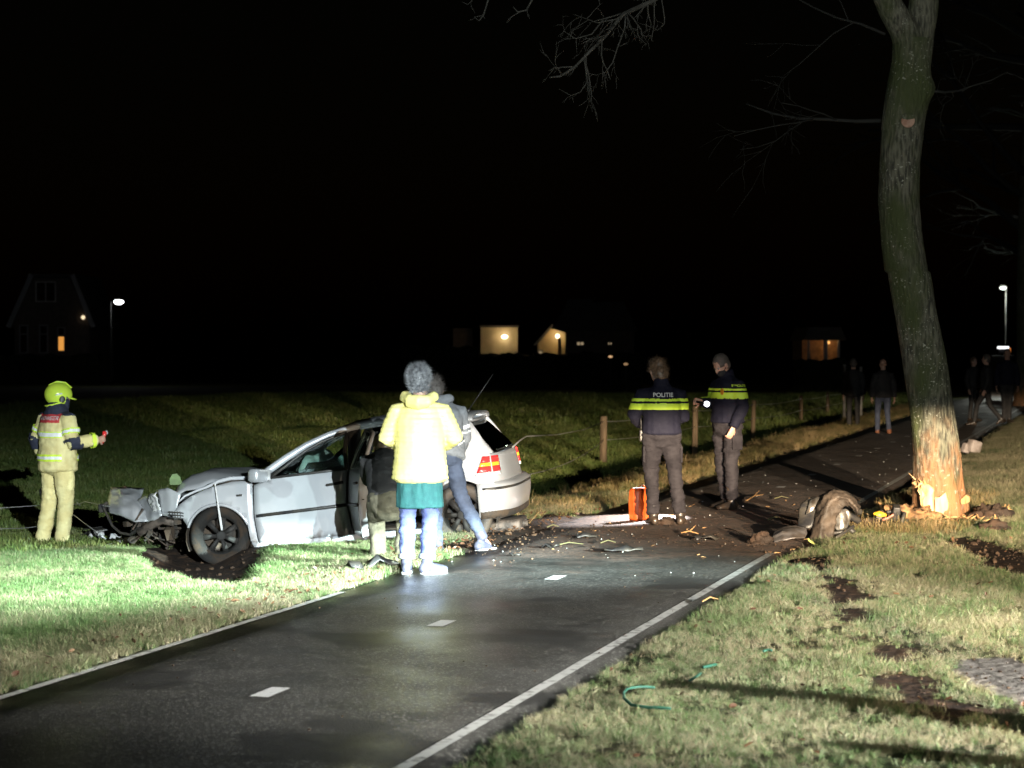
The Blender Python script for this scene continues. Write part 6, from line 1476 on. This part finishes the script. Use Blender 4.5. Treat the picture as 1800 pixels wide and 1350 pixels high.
# headlamp remains and shards at the firefighter's feet
def shards():
    p = on_ground(190, 950); root = empty('headlamp_wreck', p); tag(root, 'broken headlamp with two round white lenses on the grass by the firefighter boots', 'car part'); Y = p.y; L = lambda u, v, dy=0: at(u, v, Y+dy)-p
    for u, v in ((162, 943), (178, 941)):
        q = MB(); q.tube([L(u, v, 0), L(u, v, -.06)], [.042, .040], n=16, cap=.4); q.build('lens', M['lamp_clear'], root)
    q = MB(); q.box(L(176, 936, .03), (.26, .08, .09), rot=Euler((.2, -.15, .2)).to_matrix(), bev=.02); q.box(L(204, 938, .05), (.10, .06, .06), rot=Euler((.6, .3, .2)).to_matrix(), bev=.012); q.build('housing', M['black'], root)
    q = MB()
    for k in range(5): q.tube([L(140+rdb.uniform(0, 20), 930+rdb.uniform(0, 12), .1), L(165+rdb.uniform(0, 30), 918+rdb.uniform(0, 26), .05), L(215+rdb.uniform(0, 30), 935+rdb.uniform(0, 16), 0)], .006, n=5)
    q.build('cable', M['black'], root)
    for k, (u, v, a) in enumerate(((182, 956, .10), (194, 953, .12), (204, 958, .12), (214, 951, .10), (222, 958, .10), (232, 955, .13), (242, 947, .10), (200, 946, .09), (212, 963, .12), (186, 962, .08), (250, 952, .09), (236, 940, .10))):
        p = on_ground(u, v); mb = MB(); r = random.Random(k); e = Euler((r.uniform(-.9, .9), r.uniform(-.9, .9), r.uniform(0, 3))).to_matrix()
        P2 = [e @ Vector((a*r.uniform(.5, 1)*math.cos(t), a*r.uniform(.3, .7)*math.sin(t), r.uniform(-.015, .015))) for t in [2*PI*i/6 for i in range(6)]]
        z0 = -min(q.z for q in P2); P2 = [q+Vector((0, 0, z0)) for q in P2]; P3 = [q+e @ Vector((0, 0, .012)) for q in P2]
        mb.add(P2+P3, [tuple(range(5, -1, -1)), tuple(range(6, 12))]+[(i, (i+1) % 6, 6+(i+1) % 6, 6+i) for i in range(6)])
        o = mb.build('body_shard', M['black'] if k % 3 == 1 else (M['lamp_clear'] if k % 3 == 2 else M['paint']), None, smooth=False); o.location = p
        tag(o, ('torn black plastic' if k % 3 == 1 else ('clear lens' if k % 3 == 2 else 'silver painted')) + ' shard in the wreckage pile between firefighter and car front', 'shard', 'torn black shards before the car' if k % 3 == 1 else ('clear lens shards before the car' if k % 3 == 2 else 'silver shards before the car'))
shards()
# hedge-green bit caught on the bonnet: a broken reflector plate standing behind the wing
p = at(309, 842, 22.2); q = MB(); q.add([(-.06, 0, -.06), (.07, 0, -.06), (.045, 0, .02), (.01, .0, .055), (-.035, 0, .05), (-.065, 0, .0)]+[(a, .02, b) for a, b in ((-.06, -.06), (.07, -.06), (.045, .02), (.01, .055), (-.035, .05), (-.065, 0))], [tuple(range(6)), tuple(range(11, 5, -1))]+[(i, 6+i, 6+(i+1) % 6, (i+1) % 6) for i in range(6)])
o = q.build('plastic_flap', mat('green_plastic', (.10, .16, .05), .6, c2=(.07, .11, .035), ns=14), None, smooth=False); o.location = p; tag(o, 'small green flap sticking up behind the crumpled bonnet', 'flap')
# pale grey part left on the right edge line beyond the tree
p = on_ground(1712, 797); root = MB(); root.box((0, 0, .12), (.22, .16, .22), rot=Euler((.1, .25, .5)).to_matrix(), bev=.03); root.box((-.14, .02, .09), (.12, .12, .17), rot=Euler((.1, .35, .5)).to_matrix(), bev=.02)
o = root.build('grey_casing', mat('pale_grey_plastic', (.36, .31, .29), .6, c2=(.24, .2, .18), ns=9)); o.location = p; tag(o, 'pale grey plastic casing on the white edge line just beyond the tree', 'car part')
# orange bag
def build_bag():
    p = gnd(1123, 914); root = empty('orange_bag', p, R(38)); tag(root, 'bright orange upright carrier bag standing on the torch-lit path', 'bag')
    mb = MB(); P = []
    for z, a, b in ((0, .085, .062), (.02, .09, .066), (.18, .086, .058), (.30, .082, .05), (.335, .08, .044)):
        P.append([(x*a, y*b+.012*math.sin(z*14+x*2), z) for x, y in [(-1, -1), (0, -1.04), (1, -1), (1.02, 0), (1, 1), (0, 1.03), (-1, 1), (-1.02, 0), (-1, -1)]])
    mb.grid(P); mb.add([(x*.085, y*.062, .0) for x, y in ((-1, -1), (1, -1), (1, 1), (-1, 1))], [(3, 2, 1, 0)])
    o = mb.build('bag_body', M['orange'], root, sharp=40, solid=.004)
    mb = MB(); mb.tube([(-.05, -.044, .33), (-.045, -.046, .36), (0, -.046, .372), (.045, -.046, .36), (.05, -.044, .33)], .006, n=6); mb.build('handle', M['orange'], root)
    mb = MB(); mb.box((0.0, 0, .337), (.13, .07, .012), bev=.004); mb.build('folded_top', M['white'], root)
    mb = MB(); mb.box((-.045, -.066, .17), (.004, .004, .30)); mb.build('seam', M['orange'], root)
build_bag()
# green cord on the right verge
def cord(pts, label, r=.006):
    P = [on_ground(u, v)+Vector((0, 0, .035)) for u, v in pts]; b = P[0]; mb = MB(); mb.tube([q-b for q in P], r, n=6); o = mb.build('green_cord', mat('green_cord', (.015, .085, .055), .6)); o.location = b; tag(o, label, 'cord', 'green cord pieces on the verge')
cord([(1178, 1258), (1140, 1256), (1110, 1252), (1097, 1240), (1096, 1230), (1103, 1222), (1125, 1219), (1150, 1220)], 'looped green cord end on the grass nearest the camera', .008)
cord([(1212, 1208), (1222, 1202), (1232, 1195)], 'short dark green cord piece just above the looped cord')
cord([(1236, 1184), (1246, 1182), (1258, 1179)], 'bright green cord piece in the grass above the short dark piece', .009)
cord([(1342, 1155), (1350, 1153), (1356, 1154)], 'green cord scrap farthest to the right on the verge grass', .009)
# branches and strips of bark on the path
def stick(u0, v0, u1, v1, r, label, m='wood', lift=.02):
    a, b = on_ground(u0, v0)+Vector((0, 0, lift)), on_ground(u1, v1)+Vector((0, 0, lift)); q = MB(); c = (a+b)/2; mid = Vector((0, .03, .02)); q.tube([a-c, mid, b-c], [r*.6, r*.55, r*.35], n=6)
    if m == 'wood' and r > .0135: q.tube([mid, mid+(b-c)*.5+Vector((.02, .06, .05))], [r*.35, r*.2], n=5)
    o = q.build('broken_stick', M[m]); o.location = c; tag(o, label, 'stick', 'broken sticks on the path')
M['strip'] = mat('yellow_green_bark', (.10, .095, .04), .8)
stick(1310, 884, 1342, 872, .014, 'pale forked stick on the path right of the masked officer')
stick(1362, 879, 1386, 878, .010, 'thin yellowish strip on the path left of the wheel arch', 'strip')
stick(1350, 917, 1374, 914, .014, 'yellow-green strip on the mud just left of the wheel arch', 'strip')
stick(962, 930, 982, 929, .012, 'short pale green strip on the mud right of the car tail', 'strip')
stick(975, 963, 1025, 960, .011, 'longest pale green strip on the mud below the orange bag', 'strip')
stick(1056, 958, 1082, 957, .011, 'pale green strip on the mud under the policewoman boots', 'strip')
stick(1198, 940, 1228, 942, .014, 'pale stick on the mud between the officers boots and wheel arch')
stick(1275, 932, 1312, 948, .010, 'thin brown stick left of the soil clod on the path', 'post')
stick(1235, 1062, 1262, 1058, .012, 'pale stick on the verge beside the right edge line')

# cones added out of view to throw the long shadows across the verge
def cone(x, y, h, label):
    root = empty('shadow_cone', (x, y, hz(x, y))); tag(root, label, 'traffic cone', 'shadow-casting cones added out of view')
    mb = MB(); mb.box((0, 0, .02), (.46*h/.5, .46*h/.5, .035), bev=.012); mb.build('base', M['rubber2'], root)
    mb = MB(); mb.tube([(0, 0, .03), (0, 0, h-.02), (0, 0, h)], [.20*h/.5, .075, .065], n=20, cap=.2); c = mb.build('body', M['orange'], root)
    mb = MB(); mb.tube([(0, 0, h*.5), (0, 0, h*.72)], [.142*h/.5, .106*h/.5], n=20, cap=0); mb.build('white_band', M['reflect'], c)
cone(3.05, 9.62, .66, 'taller orange traffic cone, added out of view to cast a shadow on the right verge')
cone(2.75, 8.75, .42, 'shorter orange traffic cone, added out of view to cast a shadow, nearest the camera')

# ------------------------------------------------------------------ far houses, lamps and the van
def bx(name, c, d, m, par, bev=0): q = MB(); q.box(c, d, bev=bev); return q.build(name, m, par, smooth=False)
def prism(name, poly, y0, y1, m, par):
    n = len(poly); q = MB(); q.add([(x, y0, z) for x, z in poly]+[(x, y1, z) for x, z in poly], [tuple(range(n)), tuple(range(2*n-1, n-1, -1))]+[(i, n+i, n+(i+1) % n, (i+1) % n) for i in range(n)]); return q.build(name, m, par, smooth=False)
def window(par, x, z, w, h, y, pane, bars=1, fr=None, hb=0):
    q = MB(); t = .09
    for dx, dz, a, b in ((0, h/2, w+t, t), (0, -h/2, w+t, t), (-w/2, 0, t, h), (w/2, 0, t, h)): q.box((x+dx, y-.03, z+dz), (a, .08, b))
    for i in range(bars): q.box((x+w*((i+1)/(bars+1)-.5), y-.03, z), (t*.8, .07, h))
    if hb: q.box((x, y-.03, z+h*hb), (w, .07, t*.8))
    f = q.build('window', fr or M['frame'], par, smooth=False); bx('pane', (x, y+.03, z), (w, .02, h), pane, f)
LIT_O = emit('lit_orange_room', (1.0, .42, .08), .75); LIT_W = emit('lit_warm_room', (1.0, .75, .45), .32)
def point(name, loc, W_, col, r=.08):
    d = bpy.data.lights.new(name, 'POINT'); d.energy = W_; d.color = col; d.shadow_soft_size = r; o = bpy.data.objects.new(name, d); COL.objects.link(o); o.location = loc
def house_gable():
    Y = 150; o = at(95, 620, Y); o.z = 0; root = empty('gabled_house', o); tag(root, 'dark house with clipped gable and one orange lit window at the far left', 'house'); k = Y/F
    X = lambda u: (u-95)*k
    Z = lambda v: CAMH-(v-620)*k
    prism('wall', [(X(26), -.4), (X(26), Z(566)), (X(60), Z(489)), (X(122), Z(489)), (X(158), Z(566)), (X(158), -.4)], 0, 9, M['brickd'], root)
    for a, b in (((20, 572), (58, 487)), ((166, 572), (132, 487))):
        n = Vector((X(b[0])-X(a[0]), 0, Z(b[1])-Z(a[1]))); L0 = n.length; ang = math.atan2(n.z, n.x)
        q = MB(); q.box(((X(a[0])+X(b[0]))/2, 4.3, (Z(a[1])+Z(b[1]))/2), (L0+.3, 9.8, .22), rot=Euler((0, -ang, 0)).to_matrix()); rf = q.build('roof', M['rooft'], root, smooth=False)
        q = MB(); q.box(((X(a[0])+X(b[0]))/2, -.66, (Z(a[1])+Z(b[1]))/2), (L0+.3, .08, .34), rot=Euler((0, -ang, 0)).to_matrix()); q.build('verge_board', M['frame'], rf, smooth=False)
    bx('ridge_slab', ((X(57)+X(133))/2, 4.3, Z(485)), (X(133)-X(57)+.3, 9.8, .25), M['rooft'], root)
    window(root, X(81), Z(513), X(98)-X(64), 1.35, -.04, M['wpane'], 1, fr=M['sole'])
    window(root, X(42), Z(596), .55, 1.9, -.04, M['wpane'], 0, hb=.18); window(root, X(77), Z(596), .55, 1.9, -.04, M['wpane'], 0, hb=.18)
    window(root, X(108), Z(604), .48, 1.05, -.04, LIT_O, 0); window(root, X(108), Z(583), .48, .55, -.04, M['wpane'], 0)
    q = MB(); q.ball((X(147), -.15, Z(558)), .14, 10); q.build('wall_lamp', emit('warm_bulb', (1, .8, .5), 1.2), root)
house_gable()
def lamp_post(u, v, Y, col, st, W_, label, head=(.3, .12), base_v=None, arm=0):
    h = at(u, v, Y); root = empty('street_lamp', (h.x+arm, Y, -.3)); tag(root, label, 'street lamp', 'street lamps'); H = h.z+.3
    q = MB(); q.tube([(0, 0, 0), (0, 0, H*.6), (0, 0, H-.05)], [.04, .035, .03], n=10); q.tube([(0, 0, H-.05), (-arm*.6, 0, H+.10), (-arm, 0, H+.10)], .035, n=8); q.build('pole', M['pole'], root)
    q = MB(); q.ball((-arm, 0, H+.09), (head[0]*1.1, .22, head[1]*.7), 14); hd = q.build('lamp_head', M['pole'], root)
    q = MB(); q.ball((-arm, -.02, H), (head[0], .24, head[1]), 14); q.build('lamp_glass', emit('lamp_glow', col, st), hd)
    point('street_lamp_light', (h.x, Y-.5, h.z-.35), W_, col, .3)
lamp_post(209, 530, 136, (.95, .97, 1.0), 9, 80, 'street lamp with a bright white head beside the dark gabled house', (.31, .19), arm=-.5)
lamp_post(1763, 506, 90, (.95, 1.0, .88), 2.2, 420, 'slim street lamp with a white head above the walkers at the right', (.14, .09), arm=.12)
def shed():
    Y = 140; k = Y/F; o = at(877, 620, Y); o.z = 0; root = empty('garden_shed', o); tag(root, 'pale flat-roofed outbuilding lit by its own wall lamp', 'outbuilding'); X = lambda u: (u-877)*k; Z = lambda v: CAMH-(v-620)*k
    bx('wall', ((X(845)+X(910))/2, 2, Z(575)/2-.2), (X(910)-X(845), 4, Z(575)+.4), M['plaster'], root); bx('roof', ((X(845)+X(910))/2, 2, Z(575)+.05), (X(912)-X(843), 4.2, .14), M['rooft'], root)
    bx('side_wall', ((X(797)+X(828))/2, 2.4, Z(577)/2-.2), (X(830)-X(797), 4, Z(577)+.4), M['brickd'], root)
    q = MB(); q.ball((X(887), -.16, Z(592)), (.20, .12, .12), 12); q.build('wall_lamp', emit('warm_lamp', (1, .85, .6), 6), root)
    point('shed_lamp_light', (o.x+X(886), Y-.75, Z(591)), 30, (1, .72, .35), .12)
shed()
def house_lit():
    Y = 140; k = Y/F; o = at(970, 620, Y); o.z = 0; root = empty('small_house', o); tag(root, 'small house with a slanting white roof edge and a warm porch lamp', 'house'); X = lambda u: (u-970)*k; Z = lambda v: CAMH-(v-620)*k
    prism('wall', [(X(946), -.4), (X(946), Z(604)), (X(969), Z(577)), (X(994), Z(584)), (X(994), -.4)], 0, 6, M['plaster'], root)
    q = MB(); a, b = Vector((X(942), 0, Z(606))), Vector((X(970), 0, Z(574))); n = b-a; q.box((a+b)/2+Vector((0, 2.6, .05)), (n.length+.2, 6.4, .12), rot=Euler((0, -math.atan2(n.z, n.x), 0)).to_matrix()); rf = q.build('roof', M['rooft'], root, smooth=False)
    q = MB(); q.box((a+b)/2+Vector((0, -.63, .05)), (n.length+.2, .06, .14), rot=Euler((0, -math.atan2(n.z, n.x), 0)).to_matrix()); q.build('verge_board', M['frame'], rf, smooth=False)
    q = MB(); q.ball((X(980), -.2, Z(591)), .13, 12); q.build('porch_lamp', emit('porch_glow', (1, .85, .6), 5), root); point('porch_lamp_light', (o.x+X(979.5), Y-.75, Z(590)), 27, (1, .62, .22), .12)
    q = MB(); q.tube([(X(983), -1.2, -.3), (X(983), -1.2, Z(598)), (X(982), -1.2, Z(594))], [.12, .10, .05], n=8); q.build('porch_post', M['brickd'], root)
    for u, v in ((948, 620), (951, 616), (967, 612)):
        pass
    window(root, X(950), Z(619), .28, .22, -.05, LIT_W, 0)
house_lit()
def lit_house(u, v, w, h, Y, m, label, name='farmhouse', W_=6.0):
    k = Y/F; o = at(u, 620, Y); o.z = 0; root = empty(name, o); tag(root, label, 'house'); Z = lambda q: CAMH-(q-620)*k
    top = Z(v)+.9; bx('wall', (0, 3, top/2-.2), (W_, 6, top+.4), M['brickd'], root)
    prism('roof', [(-W_/2-.3, top), (W_/2+.3, top), (W_/2-.8, top+2.2), (-W_/2+.8, top+2.2)], -.3, 6.3, M['rooft'], root)
    window(root, 0, Z(v), w*k, h*k, -.03, m, 1)
lit_house(1020, 604, 13, 7, 150, LIT_W, 'dark low house with a pale lit window between porch house and farm', W_=3.2)
lit_house(1072, 604, 8, 5, 160, LIT_W, 'dark farmhouse with the smallest lit window, left of the officers', W_=3.6)
def porch_house():
    Y = 120; k = Y/F; o = at(1450, 620, Y); o.z = 0; root = empty('porch_house', o); tag(root, 'dark house with an orange lit porch behind white posts', 'house'); X = lambda u: (u-1450)*k; Z = lambda v: CAMH-(v-620)*k
    bx('wall', (0, 4, Z(598)/2-.2), (X(1484)-X(1420), 4, Z(598)+.4), mat('orange_brick', (.30, .19, .11), .9, c2=(.2, .12, .07), ns=4), root)
    prism('roof', [(X(1414), Z(598)), (X(1490), Z(598)), (X(1480), Z(575)), (X(1424), Z(575))], .4, 6.5, M['rooft'], root)
    for u in (1454, 1477, 1424): bx('porch_post', (X(u), .6, Z(598)/2-.2), (.13 if u != 1454 else .22, .13, Z(598)+.4), M['frame'], root)
    q = MB(); q.ball((X(1465), 1.85, Z(602)), .09, 10); q.build('porch_lamp', emit('porch_bulb', (1, .5, .15), 1.5), root); point('porch_house_light', (o.x+X(1464), Y+1.2, Z(603)), 11, (1, .52, .18), .1)
porch_house()
# garden lights, tiny and low
for i, (u, v, Y) in enumerate(((1100, 640, 110), (1073, 627, 120))):
    p = at(u, v, Y); root = empty('garden_lamp', p); tag(root, ('lower' if i == 0 else 'upper')+' of two tiny warm garden lamps left of the policewoman head', 'garden lamp', 'garden lamps'); q = MB(); q.ball((0, 0, 0), (.12, .1, .07), 8); q.build('bulb', emit('garden_bulb', (1, .6, .3), .7 if i else .3), root); q = MB(); q.tube([(0, 0, -.06), (0, 0, -(p.z+.3))], .03, n=6); q.build('stake', M['pole'], root)
# hedges in front of the far gardens: uneven leafy blocks
def hedge(u0, u1, v, Y, label, dep=1.4):
    a, b = at(u0, v, Y), at(u1, v, Y); H = a.z; n = 40; m_ = 5; P = []; sd = int(u0)
    for j in range(m_*2+3):
        row = []
        for i in range(n+1):
            t = j/(m_*2+2); x = (b.x-a.x)*i/n
            if t < .4: y, z = 0, H*t/.4
            elif t < .6: y, z = dep*(t-.4)/.2, H
            else: y, z = dep, H*(1-t)/.4
            q = Vector((x, y, z)); q += Vector((noise.noise(q*2.3+Vector((sd, 0, 0))), noise.noise(q*2.3+Vector((0, sd, 0))), noise.noise(q*1.9+Vector((0, 0, sd)))*(1 if z > .1 else 0)))*.28
            row.append(q)
        P.append(row)
    mb = MB(); mb.grid(P); o = mb.build('hedge', M['hedge'], None, smooth=False); o.location = (a.x, Y, -.35); tag(o, label, 'hedge', 'garden hedges across the pasture')
hedge(-20, 175, 616, 143, 'dark hedge in front of the clipped-gable house at the far left')
hedge(700, 842, 600, 134, 'dark hedge left of the lit outbuilding')
hedge(843, 1000, 614, 133, 'dark hedge in front of the lit outbuilding and the porch lamp house')
hedge(1001, 1130, 611, 131, 'dark hedge in front of the low houses beside the policewoman head')
hedge(1395, 1500, 622, 112, 'dark hedge in front of the orange porch')
# white gate posts by the walkers
for i, (u, vt, vb) in enumerate(((1484, 641, 722), (1513, 645, 722))):
    p = at(u, vb, 62); q = MB(); H = (vb-vt)*62/F; q.tube([(0, 0, -.2), (0, 0, H)], .045, n=10, cap=.2); o = q.build('gate_post', mat('grubby_white_metal', (.30, .29, .27), .6, c2=(.16, .15, .14), ns=4)); o.location = p
    tag(o, 'white gate post '+('immediately left of the' if i == 0 else 'partly hidden by the')+' person in black on the verge', 'gate post', 'white gate posts')
def van():
    Y = 78; k = Y/F; o = at(1790, 620, Y); o.z = -.02; root = empty('recovery_van', o); tag(root, 'dark van with white roof light bar and red tail light beyond the walkers', 'van'); X = lambda u: (u-1790)*k; Z = lambda v: CAMH-(v-620)*k
    q = MB(); q.box((X(1812), 1.2, 1.02), (1.9, 2.4, 1.35), bev=.12); bd = q.build('body', M['dark'], root)
    q = MB(); q.box((X(1812), -.02, 1.35), (1.45, .06, .45), bev=.03); q.build('rear_window', M['wpane'], bd)
    q = MB(); q.box((X(1770), .6, Z(610)), (X(1779)-X(1760), .25, .10), bev=.03); lb = q.build('light_bar', emit('white_light_bar', (.95, .98, 1), 1.6), root)
    q = MB(); q.box((X(1781), .6, Z(615)), (.08, .2, .20), bev=.03); q.build('amber_beacon', emit('amber_glow', (1, .28, .05), .45), lb)
    q = MB(); q.box((X(1769), .6, Z(617)), (.30, .12, .14), bev=.02); q.build('light_bar_bracket', M['dark'], root)
    q = MB(); q.box((X(1794), -.03, Z(652)), (.09, .06, .10), bev=.02); q.build('tail_light', emit('red_tail_glow', (1, .03, .05), .8), root)
    for x in (X(1800), X(1838)):
        q = MB(); q.tube([(x-.1, .5, .33), (x+.1, .5, .33)], .33, n=20, cap=.1); q.build('wheel', M['rubber2'], root)
van()
